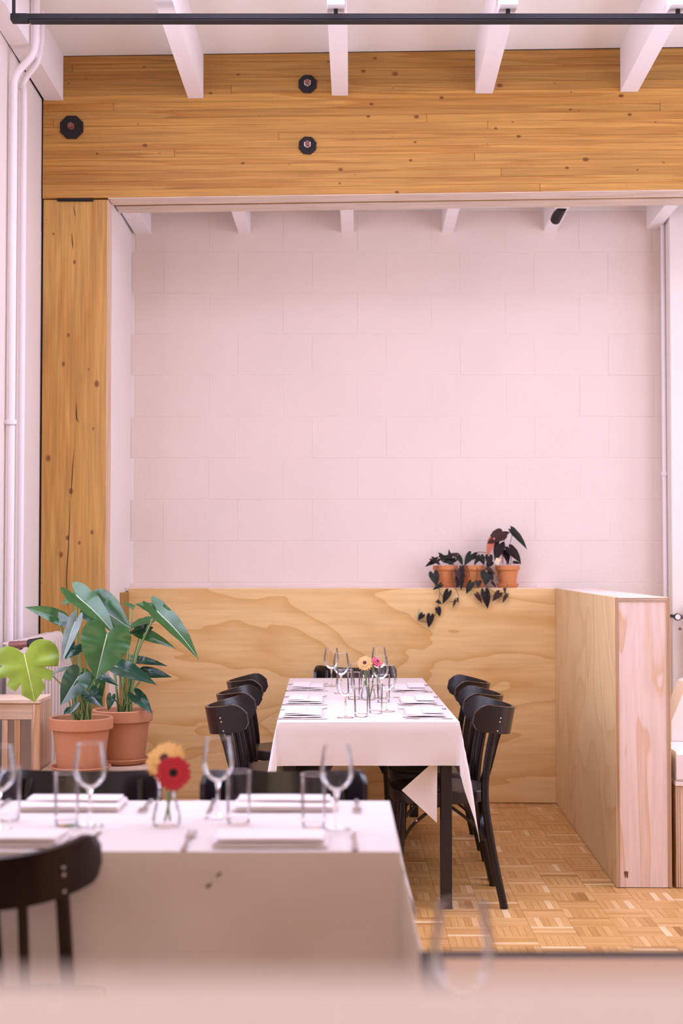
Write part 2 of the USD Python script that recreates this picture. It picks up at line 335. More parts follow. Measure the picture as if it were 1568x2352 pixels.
for k in vis:
    b, t, a = fingers[k]; obj("parquet_finger", finger(b, rng.uniform(-0.0004, 0.0003)), "parquet_wood", fl, tone=t, axis=a)
rest = [k for k in range(len(fingers)) if k not in set(vis)]
ms = [finger(fingers[k][0], rng.uniform(-0.0004, 0.0003)) for k in rest]
obj("parquet_fingers", cat(ms), "parquet_wood", fl, tone=np.repeat([fingers[k][1] for k in rest], 8), axis=np.repeat([fingers[k][2] for k in rest], 8), kind="stuff")

# back wall: painted lime stone blocks, each one built
wb = setting("wall_back", "pale pink painted block wall above the plywood panelling", "wall")
obj("core", box(XB - 0.5, XR + 0.2, YB - 0.0018, YB + 0.2, 0, 4.3), "wall_paint", wb)
offs = [-0.626, -0.80]
for c in range(10):
    z0 = 1.286 - 0.25 + 0.25 * c; x = offs[c % 2] - 0.447 * 2
    while x < 1.94:
        a, b = max(x, XB), min(x + 0.447, 1.935)
        if b - a > 0.03:
            g = 0.0006; d = rng.uniform(0.0, 0.0012)
            obj("block", box(a + g, b - g, YB - 0.0035 - d, YB + 0.02, z0 + g, z0 + 0.25 - g, 0.0024), "block_paint", wb)
        x += 0.447
obj("pilaster", box(1.94, XR, 8.36, YB + 0.02, 0, 4.2, 0.004), "wall_paint", wb)

wl = setting("wall_left", "smooth pale plaster wall along the left edge", "wall")
def wall_with_opening(parent, x0, x1, y0, y1, z1, oy0, oy1, oz0, oz1, m):
    obj("wall_pier", box(x0, x1, y0, oy0, 0, z1), m, parent); obj("wall_pier", box(x0, x1, oy1, y1, 0, z1), m, parent)
    obj("wall_sill", box(x0, x1, oy0, oy1, 0, oz0), m, parent); obj("wall_lintel", box(x0, x1, oy0, oy1, oz1, z1), m, parent)
wall_with_opening(wl, XL - 0.25, XL, -2.5, 7.9, 4.35, 4.0, 6.25, 1.0, 3.6, "wall_paint")
obj("bay_wall", box(XL - 0.25, XB, 7.775, YB + 0.05, 0, 4.2), "wall_paint", wl)
wr = setting("wall_right", "pale plaster wall with tall windows beyond the right edge", "wall")
wall_with_opening(wr, XR, XR + 0.15, -2.5, 6.75, 4.4, 4.1, 6.6, 0.85, 3.65, "wall_paint")
wall_with_opening(wr, XR, XR + 0.15, 6.75, YB + 0.2, 4.4, 6.9, 7.6, 1.3, 3.3, "wall_paint")
wk = setting("wall_rear", "pale plaster wall behind the viewer", "wall")
obj("wall_sill", box(XL - 0.2, XR + 0.1, -2.5, -2.35, 0, 1.0), "wall_paint", wk); obj("wall_lintel", box(XL - 0.2, XR + 0.1, -2.5, -2.35, 3.4, 4.5), "wall_paint", wk)
obj("wall_pier", box(XL - 0.2, -1.6, -2.5, -2.35, 1.0, 3.4), "wall_paint", wk); obj("wall_pier", box(2.8, XR + 0.1, -2.5, -2.35, 1.0, 3.4), "wall_paint", wk)

# ceiling of the front room follows the roof; roof light opening between Y 4.2 and 6.2
ce = setting("ceiling", "white painted board ceiling between the joists", "ceiling")
def slab(x0, x1, y0, y1, f, t=0.06):
    return hull([(x, y, f(x, y) + d) for x in (x0, x1) for y in (y0, y1) for d in (0, t)])
for a in ((XL - 0.1, XR + 0.1, 6.2, 7.66), (XL - 0.1, XR + 0.1, -2.5, 4.2), (XL - 0.1, -1.3, 4.2, 6.2), (2.3, XR + 0.1, 4.2, 6.2)):
    obj("ceiling_board", slab(*a, ceil_z), "ceiling_paint", ce)
obj("ceiling_board", slab(XB - 0.4, XR + 0.1, 7.95, YB + 0.1, lambda x, y: 3.63 + 0.0147 * x - 0.0227 * (y - YB)), "ceiling_paint", ce)
obj("roof_light_upstand", cat([slab(-1.3, 2.3, 4.16, 4.2, lambda x, y: ceil_z(x, y) + 0.05, 0.5), slab(-1.3, 2.3, 6.2, 6.24, lambda x, y: ceil_z(x, y) + 0.05, 0.5), slab(-1.34, -1.3, 4.2, 6.2, lambda x, y: ceil_z(x, y) + 0.05, 0.5), slab(2.3, 2.34, 4.2, 6.2, lambda x, y: ceil_z(x, y) + 0.05, 0.5)]), "ceiling_paint", ce)

def joist(label, x0, x1, zb, y0, y1, ytop, h, group):
    """a joist whose underside passes zb at ytop, running back along the roof's fall"""
    def P(x, y, z): return (x + 0.0135 * (y - ytop), y, z - 0.0227 * (y - ytop))
    return obj("ceiling_joist", hull([P(x, y, z) for x in (x0, x1) for y in (y0, y1) for z in (zb, zb + h)]), "joist_paint", None, label=label, cat="joist", group=group)
front = [(103, 145, 231, "white joist over the wooden beam's left end, beside the bent pipes"), (432, 467, 226, "white joist let into the beam between the left wall and the two stacked bolts"), (762, 799, 220, "white joist let into the beam just right of the two stacked bolts"),
         (1091, 1131, 215, "white joist let into the beam second from the right edge"), (1424, 1464, 211, "white joist let into the beam nearest the right edge")]
for a, b, v, lab in front:
    p, q = at(a, v, YBEAM), at(b, v, YBEAM); joist(lab, p[0], q[0], p[2], -2.3, YBEAM - 0.002, YBEAM, 0.245, "front room ceiling joists")
bay = [(310, 347, 538, "white joist end in the bay's far left corner"), (548, 575, 536, "white joist end on the block wall, second from the left"), (784, 812, 535, "white joist end on the block wall above the table's middle"),
       (1015, 1041, 534, "white joist end on the block wall left of the black spotlight"), (1248, 1278, 531, "white joist end on the block wall behind the black spotlight"), (1483, 1512, 527, "white joist end in the bay beside the right hand pipe")]
for a, b, v, lab in bay:
    p, q = at(a, v, YB), at(b, v, YB); joist(lab, p[0], q[0], p[2], 8.02, YB + 0.01, YB, 0.22, "bay ceiling joists")
jl = at(103, 231, YBEAM)
obj("trim_1", hull([(x, y, z - 0.0227 * (y - YBEAM)) for x in (XL, jl[0] - 0.004) for y in (-2.3, YBEAM - 0.003) for z in (jl[2] + 0.02, jl[2] + 0.2)]), "joist_paint", None, label="white cover board between the left wall and the first joist", cat="trim", kind="structure")
obj("trim_2", hull([(x, y, z - 0.0227 * (y - YBEAM)) for x in (XL - 0.003, XL + 0.004) for y in (-2.3, YBEAM - 0.003) for z in (jl[2] + 0.008, jl[2] + 0.02)]), "shadow_gap", None, label="black strip put in for the shade under the cover board on the left wall", cat="joint", kind="structure")  # solid black strip, draws the shade below the cover board

# the glued beam: 18 lamellas, some butt jointed
A = math.radians(0.8)
bm = thing("glued_beam", "big honey coloured glued timber beam spanning the room", "beam", kind="structure")
bl_, br_ = at(93, 456, YBEAM), at(1568, 435, YBEAM)
slope = (br_[2] - bl_[2]) / (br_[0] - bl_[0]); PX0, PX1 = -1.6135, -1.268; H = 0.775; ROWS = 18; X0, X1 = -1.617, XR - 0.02
def bz(x): return bl_[2] + slope * (x - bl_[0])
cuts = {}
for px, v in ((166, 158), (261, 244), (123, 283), (401, 349), (531, 203), (1516, 244), (1120, 284), (1090, 356), (1151, 391), (1240, 425), (640, 310), (980, 268)):
    p = at(px, v, YBEAM); cuts.setdefault(min(ROWS - 1, max(0, int((p[2] - bz(p[0])) / (H / ROWS)))), []).append(p[0])
def board(xa, xb, r, y0, y1, f, h, c=0.0011):
    z = lambda x, k: f(x) + h * k
    pts = []
    for x, s in ((xa, 1), (xb, -1)):
        pts += [(x + s * c, y0, z(x, r) + c), (x + s * c, y0, z(x, r + 1) - c), (x, y0 + c, z(x, r) + 0.0002), (x, y0 + c, z(x, r + 1) - 0.0002), (x, y1, z(x, r) + 0.0002), (x, y1, z(x, r + 1) - 0.0002)]
    return hull(pts)
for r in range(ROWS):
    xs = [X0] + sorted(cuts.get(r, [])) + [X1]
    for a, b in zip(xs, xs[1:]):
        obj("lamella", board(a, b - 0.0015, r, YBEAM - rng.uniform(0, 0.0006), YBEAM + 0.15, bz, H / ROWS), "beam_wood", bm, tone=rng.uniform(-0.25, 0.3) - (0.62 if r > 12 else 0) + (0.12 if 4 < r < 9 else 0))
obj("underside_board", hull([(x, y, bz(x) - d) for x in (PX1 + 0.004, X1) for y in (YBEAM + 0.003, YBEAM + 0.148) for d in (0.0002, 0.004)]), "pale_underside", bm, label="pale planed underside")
b2 = thing("rear_beam", "second glued beam just behind the front one, its pale underside showing", "beam", kind="structure")
zr = at(784, 481, 8.01)[2]
def bz2(x): return zr + slope * x
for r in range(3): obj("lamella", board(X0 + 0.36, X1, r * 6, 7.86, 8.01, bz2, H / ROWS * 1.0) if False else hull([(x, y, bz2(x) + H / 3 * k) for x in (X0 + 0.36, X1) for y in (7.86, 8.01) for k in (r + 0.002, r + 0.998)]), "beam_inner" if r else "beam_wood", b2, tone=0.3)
obj("underside_board", hull([(x, y, bz2(x) - d) for x in (X0 + 0.36, X1) for y in (7.862, 8.008) for d in (0.0002, 0.004)]), "pale_underside", b2, label="pale planed underside")
obj("trim_3", hull([(x, y, ceil_z(x, YBEAM) - d) for x in (X0, X1) for y in (YBEAM + 0.0005, YBEAM + 0.1) for d in (-0.03, 0.006)]), "shadow_gap", None, label="black strip put in for the shade between the beam's top and the ceiling boards", cat="joint", kind="structure")  # black filler in place of the shade along the top of the beam
obj("trim_4", box(XL - 0.002, X0 + 0.004, YBEAM + 0.012, YBEAM + 0.12, 3.2, 4.1), "shadow_gap", None, label="black strip put in for the shade between the beam's left end and the wall", cat="joint", kind="structure")  # gap filled with black, bounce off the white walls would lighten it

# the post under it
po = thing("timber_post", "tall honey brown timber post under the beam at the left wall", "post", kind="structure")
pz = bz(-1.44) - 0.006
obj("post_body", box(PX0, PX1, YBEAM + 0.008, YBEAM + 0.145, 0, pz, 0.003), "post_wood", po, tone=0.0)
obj("post_edge_board", box(PX1 + 0.0008, PX1 + 0.004, YBEAM + 0.01, YBEAM + 0.145, 0, pz), "pale_wood_upright", po, tone=0.2, label="pale side of the post")
def crack(path, w):
    P = [at(x, y, YBEAM + 0.0075) for x, y in path]
    P = curve(P, 24); n = len(P); ww = w * np.sin(np.linspace(0.15, np.pi - 0.15, n)) 
    G = np.stack([P - np.stack([ww, 0 * ww, 0 * ww], 1), P + np.stack([ww, 0 * ww, 0 * ww], 1)], 1)
    return sheet(G, 0.0012)
obj("drying_crack", cat([crack([(165, 535), (166, 556), (168, 572)], 0.0022), crack([(175, 925), (176, 960), (181, 970)], 0.0025), crack([(170, 1030), (166, 1090), (163, 1145)], 0.002), crack([(161, 1150), (158, 1240), (153, 1330), (157, 1400)], 0.0022), crack([(168, 470), (172, 490), (174, 498)], 0.0015)]), "shadow_gap", po, label="dark drying crack down the middle")
obj("trim_5", box(XL, PX0, YBEAM + 0.02, YBEAM + 0.1, 0, 3.37), "shadow_gap", None, label="thin black strip put in for the shade between the post and the left wall", cat="joint", kind="structure")  # shade beside the post, put in as a black strip
p, q = at(131, 458, YBEAM), at(214, 458, YBEAM)
obj("bearing_plate", box(p[0], q[0], YBEAM - 0.002, YBEAM + 0.12, bz(p[0]) - 0.016, bz(p[0]) + 0.001, 0.002), "black_metal", None, label="black steel bearing plate between post and beam", cat="plate")

def bolt(px, py, dia, nut_mat, label):
    c = at(px, py, YBEAM); t = thing("anchor_bolt", label, "bolt", c, group=None)
    a = (np.arange(8) + 0.5) * np.pi / 4 + rng.uniform(-0.1, 0.1); R = dia / 2
    obj("washer_plate", hull([(R * k * math.cos(x), y, R * k * math.sin(x)) for x in a for y, k in ((-0.012, 0.96), (-0.010, 1.0), (-0.0005, 1.0))]), "black_metal", t)
    h = np.arange(6) * np.pi / 3 + np.pi / 6; r = 0.021
    obj("nut", hull([(r * k * math.cos(x), y, r * k * math.sin(x) ) for x in h for y, k in ((-0.034, 0.92), (-0.032, 1), (-0.0125, 1))]), nut_mat, t)
    obj("rod", rotx(trimesh.creation.cylinder(0.0135, 0.05, sections=16), 90).apply_translation((0, -0.025, 0)), "rusty_steel", t, smooth=30)
bolt(706, 194, 0.105, "steel", "octagonal black washer with bright nut, upper of the two on the beam")
bolt(706, 335, 0.102, "steel", "octagonal black washer with bright nut, lower of the two on the beam")
bolt(165, 293, 0.135, "rusty_steel", "larger black washer with dull rusty nut at the beam's left end")

# panelling: back half wall, right half wall
hw = thing("plywood_panelling", "low plywood panelling with bold figured veneer along the back wall", "panelling", kind="structure")
obj("face_panel", box(XB + 0.014, 1.254, 8.37, 8.388, 0.004, 1.256, 0.001), "ply_back", hw)
obj("panel_joint", box(1.2535, 1.256, 8.3715, 8.386, 0.004, 1.25), "shadow_gap", hw)
obj("ledge_board", box(XB + 0.003, 1.2535, 8.372, YB - 0.008, 1.24, 1.258, 0.001), "ply_top", hw)
obj("end_board", box(XB, XB + 0.02, 8.15, 8.369, 0.0, 1.235, 0.001), "post_wood", hw, tone=-1.0, label="dark brown board end at the left corner")

dw = thing("plywood_divider", "low plywood divider running out from the back wall, wide end to the viewer", "divider", kind="structure")
n0, n1 = np.array([1.191, 6.21]), np.array([1.2535, 8.368]); d = (n1 - n0) / np.linalg.norm(n1 - n0); nx = np.array([d[1], -d[0]])
def dpt(s, w, z): q = n0 + d * s + nx * w; return (q[0], q[1], z)
def dbox(s0, s1, w0, w1, z0, z1): return hull([dpt(s, w, z) for s in (s0, s1) for w in (w0, w1) for z in (z0, z1)])
LEN = np.linalg.norm(n1 - n0); W = 0.238
obj("side_panel", dbox(0.0, LEN, 0, 0.015, 0.003, 1.256), "ply_side", dw)
obj("side_panel", dbox(0.0, LEN, W - 0.015, W, 0.003, 1.256), "ply_side", dw)
obj("top_panel", dbox(0.0, LEN, 0.0155, W - 0.0155, 1.239, 1.2555), "ply_top", dw)
obj("end_panel", dbox(0.002, 0.018, 0.016, W - 0.016, 0.003, 1.238), "ply_end", dw)
def plies(mk, n):
    for k in range(n): yield k, mk(k)
for k in range(5):
    w = 0.015 / 5
    for base in (0, W - 0.015): obj("edge_ply", dbox(-0.0016, 0.0, base + k * w + 0.0002, base + (k + 1) * w - 0.0002, 0.003, 1.2555), "pale_wood_upright", dw, tone=(-1.0, 0.1)[k % 2 == 0] if k else 0.1)
for k in range(5):
    h = 0.0165 / 5; obj("edge_ply", dbox(-0.0016, 0.0018, 0.0157, W - 0.0157, 1.239 + k * h + 0.0002, 1.239 + (k + 1) * h - 0.0002), "pale_wood", dw, tone=(-1.0, 0.1)[k % 2 == 0])
def knot_mark(c): return hull([(c[0] + a, c[1], c[2] + b) for a, b in ((-0.006, 0.008), (0.006, 0.012), (0.003, -0.016), (-0.001, -0.018))] + [(c[0], c[1] - 0.0006, c[2])])
obj("knot", cat([knot_mark(dpt(0.0014, 0.045, 0.06)), knot_mark(dpt(0.0014, 0.037, 0.062))]), "rusty_steel", dw)

bn = thing("bench", "low plywood bench box at the right edge behind the divider's end", "bench", kind=None)
obj("seat_board", box(1.447, 3.2, 6.2, 6.8, 0.44, 0.458, 0.001), "ply_top", bn)
obj("front_panel", box(1.475, 3.2, 6.21, 6.226, 0.003, 0.438, 0.001), "ply_end", bn)
for k in range(5): obj("gable_ply", box(1.449 + k * 0.005, 1.4537 + k * 0.005, 6.205, 6.79, 0.003, 0.438), "pale_wood_upright", bn, tone=(-0.9, 0.1)[k % 2 == 0])
obj("seat_cushion", hull([(x, y, z) for x in (1.452, 3.15) for y, z in ((6.2, 0.47), (6.21, 0.459), (6.2, 0.575), (6.215, 0.588), (6.72, 0.588), (6.75, 0.46))]), "cushion_cloth", None, label="thick white seat cushion on the plywood bench at the right edge", cat="cushion")
obj("back_cushion", hull([(x, y + 0.05 * k, z) for (x, z) in ((1.512, 0.68), (1.585, 0.855), (1.95, 1.04), (1.95, 0.5895), (1.512, 0.5895)) for k, y in ((0, 6.55), (1, 6.68))] + [(1.75, 6.52, 0.75)]), "cushion_cloth", None, label="white cushion leaning upright on the bench at the right edge", cat="cushion", smooth=40)

# ------------------------------------------------------------------ services: track, spot, pipes, radiators
tr = thing("lighting_track", "long black lighting track hung under the front joists", "lighting track")
tl = at(28, 43, 6.36)[0]; tz = 3.87
obj("track_body", cat([box(tl, 3.2, 6.336, 6.384, tz - 0.012, tz + 0.016, 0.004), box(tl + 0.08, 3.2, 6.334, 6.386, tz - 0.018, tz - 0.0125, 0.001)]), "black_metal", tr)
obj("end_cap", box(tl - 0.004, tl + 0.075, 6.334, 6.386, tz - 0.0165, tz + 0.0165, 0.004), "black_metal", tr)
obj("riser", tube([(tl + 0.007, 6.36, tz + 0.02), (tl + 0.004, 6.36, 4.3)], 0.008, 12), "black_metal", tr, smooth=40)
for px in (771, 1166, 1556):
    h = at(px, 25, 6.36); obj("hanger", box(h[0] - 0.009, h[0] + 0.009, 6.35, 6.37, tz + 0.014, tz + 0.042, 0.002), "black_metal", tr); obj("mounting_block", box(h[0] - 0.04, h[0] + 0.04, 6.3, 6.42, tz + 0.0425, ceil_z(h[0], 6.36) - 0.246, 0.003), "joist_paint", tr, label="white packing block under a joist")
sp = thing("spotlight", "black cylinder spotlight fixed under the bay joists, aimed at the back wall", "spotlight")
s0, s1 = at(1300, 455, 7.95), at(1275, 505, 8.2)
ax = (s1 - s0) / np.linalg.norm(s1 - s0)
prof = [(0.0, -0.16), (0.028, -0.16), (0.03, -0.157), (0.03, 0.0), (0.026, 0.0), (0.026, -0.012), (0.0, -0.012)]
can = lathe(prof, 28); R = trimesh.geometry.align_vectors([0, 0, 1], ax); can.apply_transform(R); can.apply_translation(s1)
obj("housing", can, "black_metal", sp, smooth=35)
len_ = trimesh.creation.cylinder(0.0255, 0.002, sections=28); len_.apply_transform(R); len_.apply_translation(s1 - ax * 0.004)
obj("lens", len_, "lamp_glow", sp, smooth=30)
obj("stem", tube([s0 + (0, 0, 0.0), s0 + np.array([0.01, -0.0, 0.16])], 0.007, 10), "black_metal", sp)
lamp = UsdLux.SphereLight.Define(stage, "/World/spot_beam"); lamp.CreateRadiusAttr(0.02); lamp.CreateIntensityAttr(380.0); lamp.CreateColorAttr(Gf.Vec3f(1.0, 0.85, 0.74))
tgt = np.array([0.7, 8.36, 1.05]); lp = s1 + ax * 0.02; dv = tgt - lp; dv /= np.linalg.norm(dv)
zq = Gf.Rotation(Gf.Vec3d(0, 0, -1), Gf.Vec3d(*dv)).GetQuat()
lamp.AddTranslateOp().Set(Gf.Vec3d(*lp)); lamp.AddOrientOp().Set(Gf.Quatf(zq))
sh = UsdLux.ShapingAPI.Apply(lamp.GetPrim()); sh.CreateShapingConeAngleAttr(22.0); sh.CreateShapingConeSoftnessAttr(0.6)

def pipe(label, pts, r, n=40, smooth_path=True):
    t = thing("heating_pipe", label, "pipe"); obj("pipe_run", tube(curve(pts, n) if smooth_path else pts, r, 16), "pipe_paint", t, smooth=50); return t
YP = 6.85
def pp(px, py, Y=YP): return tuple(at(px, py, Y))
pipe("front one of two white pipes bending onto the left wall", [pp(84, -60), pp(83, 60), pp(82, 100), pp(72, 130), pp(44, 162), pp(33, 190), pp(32, 240), (pp(32, 240)[0], YP, 2.6), (pp(32, 240)[0], YP, 0.1)], 0.0185, 60)
t2 = pipe("rear one of two white pipes bending onto the left wall", [pp(97, -60, 7.05), pp(96, 60, 7.05), pp(93, 110, 7.05), pp(84, 145, 7.05), pp(60, 178, 7.05), pp(51, 205, 7.05), (-1.590, 7.05, 3.72), (-1.590, 7.05, 3.0), (-1.590, 7.05, 0.1)], 0.0165, 60)
xp = pp(32, 240)[0]; zc = at(20, 970, YP)[2]
obj("pipe_clip", cat([lathe([(0.024, -0.012), (0.026, -0.010), (0.026, 0.010), (0.024, 0.012), (0.018, 0.012), (0.018, -0.012)], 20).apply_translation((xp, YP, zc)), box(XL, xp - 0.01, YP - 0.01, YP + 0.01, zc - 0.01, zc + 0.01, 0.002)]), "pipe_paint", None, smooth=40, label="white pipe clip halfway up the left hand pipe", cat="pipe clip")
xr = 1.925; pr = pipe("white pipe running down the right hand corner of the back wall", [(xr, 8.47, 4.0), (xr, 8.47, 0.05)], 0.0125, smooth_path=False)
obj("pipe_clip", cat([lathe([(0.0165, -0.012), (0.018, -0.010), (0.018, 0.010), (0.0165, 0.012), (0.012, 0.012), (0.012, -0.012)], 16).apply_translation((xr, 8.47, at(1525, 1088, 8.47)[2])), box(xr + 0.012, xr + 0.045, 8.46, 8.48, at(1525, 1088, 8.47)[2] - 0.006, at(1525, 1088, 8.47)[2] + 0.006, 0.002)]), "pipe_paint", None, smooth=40, label="white pipe clip on the right hand corner pipe", cat="pipe clip")

def radiator(label, x0, x1, y0, y1, z0, z1, along):
    t = thing("column_radiator", label, "radiator")
    n = int(((y1 - y0) if along == "y" else (x1 - x0)) / 0.062)
    for k in range(n):
        if along == "y": a = y0 + k * 0.062; g = box(x0, x1, a + 0.004, a + 0.04, z0, z1, 0.008)
        else: a = x0 + k * 0.062; g = box(a + 0.004, a + 0.04, y0, y1, z0, z1, 0.008)
        obj("radiator_column", g, "radiator_paint", t)
    for z in (z0 + 0.06, z1 - 0.06):
        xm, ym = (x0 + x1) / 2, (y0 + y1) / 2
        obj("header_pipe", tube([(xm, y0, z), (xm, y1 - 0.02, z)] if along == "y" else [(x0, ym, z), (x1 - 0.02, ym, z)], 0.024, 14), "radiator_paint", t, smooth=40)
    return t
rd = thing("panel_radiator", "white sectional radiator along the left wall behind the plants", "radiator")
RX0, RX1 = XL + 0.095, XL + 0.21; rz = 1.03
ycols = np.arange(6.52, 7.48, 0.078)
for k, y in enumerate(ycols):
    obj("radiator_section", hull([(x, y + b, z) for x, z in ((RX0, 0.14), (RX1, 0.14), (RX0, rz), (RX1 - 0.01, rz + 0.005), (RX1, rz - 0.01)) for b in (0, 0.046)]), "radiator_paint", rd)
for z in (0.2, rz - 0.08): obj("header_pipe", tube([(RX0 + 0.06, 6.46, z), (RX0 + 0.06, 7.5, z)], 0.028, 16), "radiator_paint", rd, smooth=40)
obj("top_cover", cat([box(RX0 - 0.02, RX1 + 0.01, y, y + 0.02, rz + 0.004, rz + 0.012) for y in ycols + 0.012] + [box(RX0 + 0.03, RX0 + 0.05, 6.5, 7.5, rz + 0.006, rz + 0.018)]), "radiator_paint", rd)
v0 = at(82, 1478, 6.42)
vt = thing("radiator_valve", "black thermostat valve on the left radiator beside the lime leaf", "valve")
obj("valve_head", cat([roty(lathe([(0, -0.035), (0.02, -0.035), (0.024, -0.03), (0.024, 0.03), (0.02, 0.035), (0, 0.035)], 18), 80).apply_translation(v0)]), "black_metal", vt, smooth=35)
obj("valve_body", cat([tube([v0 + (-0.03, 0, 0), v0 + (-0.12, 0.02, -0.01)], [0.014, 0.018], 12), tube([v0 + (-0.08, 0.01, 0), v0 + (-0.08, 0.05, -0.02)], 0.014, 12)]), "rusty_steel", vt, smooth=35)
radiator("white column radiator on the pilaster wall at the right edge", 2.03, 2.9, 8.24, 8.34, 0.3, 1.16, "x")
vr = thing("radiator_valve", "round radiator valve with ribbed black collar at the right edge", "valve")
c = at(1555, 1417, 8.22)
obj("valve_collar", rotx(lathe([(0.0, 0.0), (0.019, 0.0), (0.022, 0.004), (0.022, 0.02), (0.0, 0.02)], 8), 90).apply_translation(c + (0, 0.008, 0)), "black_metal", vr)
obj("valve_cap", rotx(lathe([(0.0, 0.0), (0.006, 0.0), (0.0065, -0.002), (0.015, -0.002), (0.016, 0.001), (0.016, 0.006), (0, 0.006)], 20), -90).apply_translation(c + (0, -0.014, 0)), "pipe_paint", vr, smooth=30)
obj("valve_body", tube([c + (0.02, 0.01, 0), c + (0.11, 0.02, 0)], 0.012, 12), "rusty_steel", vr)
obj("valve_body", tube([c + (0.022, 0.02, -0.07), c + (0.022, 0.04, -0.07)], 0.008, 10), "rusty_steel", vr)
obj("valve_body", tube([c + (0, 0.0, 0), c + (0, 0.16, 0)], 0.010, 10), "black_metal", vr)

# ------------------------------------------------------------------ chairs
SAG, HALF_W, PHI, YBAND = 0.180, 0.226, math.radians(74), -0.308
def band_y(x): return YBAND + SAG * (1 - math.sqrt(1 - (x * math.sin(PHI) / HALF_W) ** 2)) / (1 - math.cos(PHI))
def arc_band(z0, z1, th, n=34):
    ph = np.linspace(-PHI, PHI, n); G = np.zeros((8, n, 3))
    for i, p in enumerate(ph):
        u = abs(p) / PHI; cut_t = 0.042 * max(0, (u - 0.80) / 0.20) ** 2.3; cut_b = 0.030 * max(0, (u - 0.88) / 0.12) ** 2.2
        for j, t in enumerate(np.linspace(0, 1, 8)):
            G[j, i] = (HALF_W * math.sin(p) / math.sin(PHI), YBAND + SAG * (1 - math.cos(p)) / (1 - math.cos(PHI)), z0 + cut_b + (z1 - cut_t - z0 - cut_b) * t)
    m = sheet(G, th); rotx(m, 11, (0, YBAND, (z0 + z1) / 2)); return m

def make_chair():
    t = thing("dining_chair", "x", "chair")
    # seat: rounded square with a shallow dish
    k = 40; th = np.arange(k) * 2 * np.pi / k; rad = 0.205 / (np.abs(np.cos(th)) ** 2.6 + np.abs(np.sin(th)) ** 2.6) ** (1 / 2.6)
    ring = np.stack([rad * np.cos(th) * (1 + 0.06 * np.sin(th)), rad * np.sin(th)], 1); V, Fc = [], []
    prof = [(0.93, 0.418), (0.985, 0.420), (1.0, 0.427), (1.0, 0.462), (0.985, 0.468), (0.93, 0.470), (0.84, 0.468), (0.6, 0.464), (0.3, 0.461), (0.0, 0.460)]
    for s, z in prof: V += [(*(ring[j] * s), z) for j in range(k)]
    for i in range(len(prof) - 1):
        for j in range(k): a, b = i * k + j, i * k + (j + 1) % k; Fc += [(a, b, b + k), (a, b + k, a + k)]
    V.append((0, 0, 0.418)); Fc += [(len(V) - 1, (j + 1) % k, j) for j in range(k)]
    obj("seat", trimesh.Trimesh(V, Fc, process=False), "seat_lacquer", t, smooth=35)
    obj("backrest", arc_band(0.690, 0.803, 0.015), "black_lacquer", t, smooth=50)
    for s in (-1, 1):
        obj("rear_leg", tube(curve([(s * 0.205, -0.255, 0), (s * 0.19, -0.215, 0.2), (s * 0.175, -0.182, 0.42), (s * 0.168, -0.188, 0.56), (s * 0.164, -0.213, 0.70), (s * 0.163, -0.238, 0.79)], 30), np.linspace(0.0165, 0.0155, 31), 12), "black_lacquer", t, smooth=45)
        obj("front_leg", tube([(s * 0.178, 0.182, 0), (s * 0.176, 0.180, 0.012), (s * 0.165, 0.165, 0.28), (s * 0.158, 0.155, 0.425)], [0.0125, 0.0145, 0.018, 0.019], 14), "black_lacquer", t, smooth=45)
        for z in (0.715, 0.752, 0.768): obj("screw", trimesh.creation.icosphere(1, 0.004).apply_translation((s * 0.1715, -0.2155 - 0.25 * (z - 0.70) - 0.0135, z)), "steel", t)
    for x in (-0.088, -0.03, 0.03, 0.088):
        yt = band_y(x)
        obj("back_slat", strip(curve([(x * 0.92, -0.186 + 0.2 * x * x, 0.455), (x * 0.96, -0.215, 0.56), (x, yt + 0.030, 0.74)], 12), 0.021, 0.010), "black_lacquer", t)
    def arch(a, b):
        a, b = np.array(a), np.array(b); m = (a + b) / 2; m[2] = 0.412
        return strip(curve([a, a + (0, 0, 0.06) + 0.12 * (b - a), m + 0.22 * (a - m) * (1, 1, 0) - (0, 0, 0.012), m, m + 0.22 * (b - m) * (1, 1, 0) - (0, 0, 0.012), b + (0, 0, 0.06) + 0.12 * (a - b), b], 36), 0.011, 0.02)
    fl_, fr_, rl, rr = (-0.15, 0.152, 0.27), (0.15, 0.152, 0.27), (-0.165, -0.175, 0.27), (0.165, -0.175, 0.27)
    for a, b in ((fl_, fr_), (fl_, rl), (fr_, rr), (rl, rr)): obj("bent_brace", arch(a, b), "black_lacquer", t, smooth=40)
    for s in (-1, 1): obj("brace_screw", tube([(s * 0.176, 0.10, 0.35), (s * 0.160, 0.10, 0.35)], 0.005, 8), "steel", t)
    return t
chair = make_chair()
CH = [  # x, y, rotation (front faces +y at 0), label, group
    (0.408, 6.05, 90, "black bistro chair nearest the viewer on the far table's right side, whole leg showing"),
    (0.418, 6.57, 88, "middle one of the three black chairs on the far table's right side"),
    (0.426, 7.22, 90, "black chair on the far table's right side closest to the panelling"),
    (-0.252, 6.05, -90, "black bistro chair nearest the viewer on the far table's left side"),
    (-0.254, 6.61, -90, "middle one of the three black chairs on the far table's left side"),
    (-0.262, 7.30, -90, "black chair on the far table's left side closest to the panelling"),
    (0.077, 7.89, 180, "black chair at the head of the far table, its back to the panelling"),
    (-0.160, 3.835, 180, "black chair across the near table behind the middle glasses"),
    (-0.732, 3.845, 180, "black chair across the near table in front of the terracotta pots"),
    (-0.756, 3.26, 0, "black chair with its back to the viewer at the lower left"),
]
for i, (x, y, r, lab) in enumerate(CH):
    g = "chairs at the far table" if i < 7 else "chairs at the near table"
    if i == 0: move(chair, (x, y, 0), r); tag(chair, lab, "chair", g)
    else: dup(chair, (x, y, 0), r, lab, g)

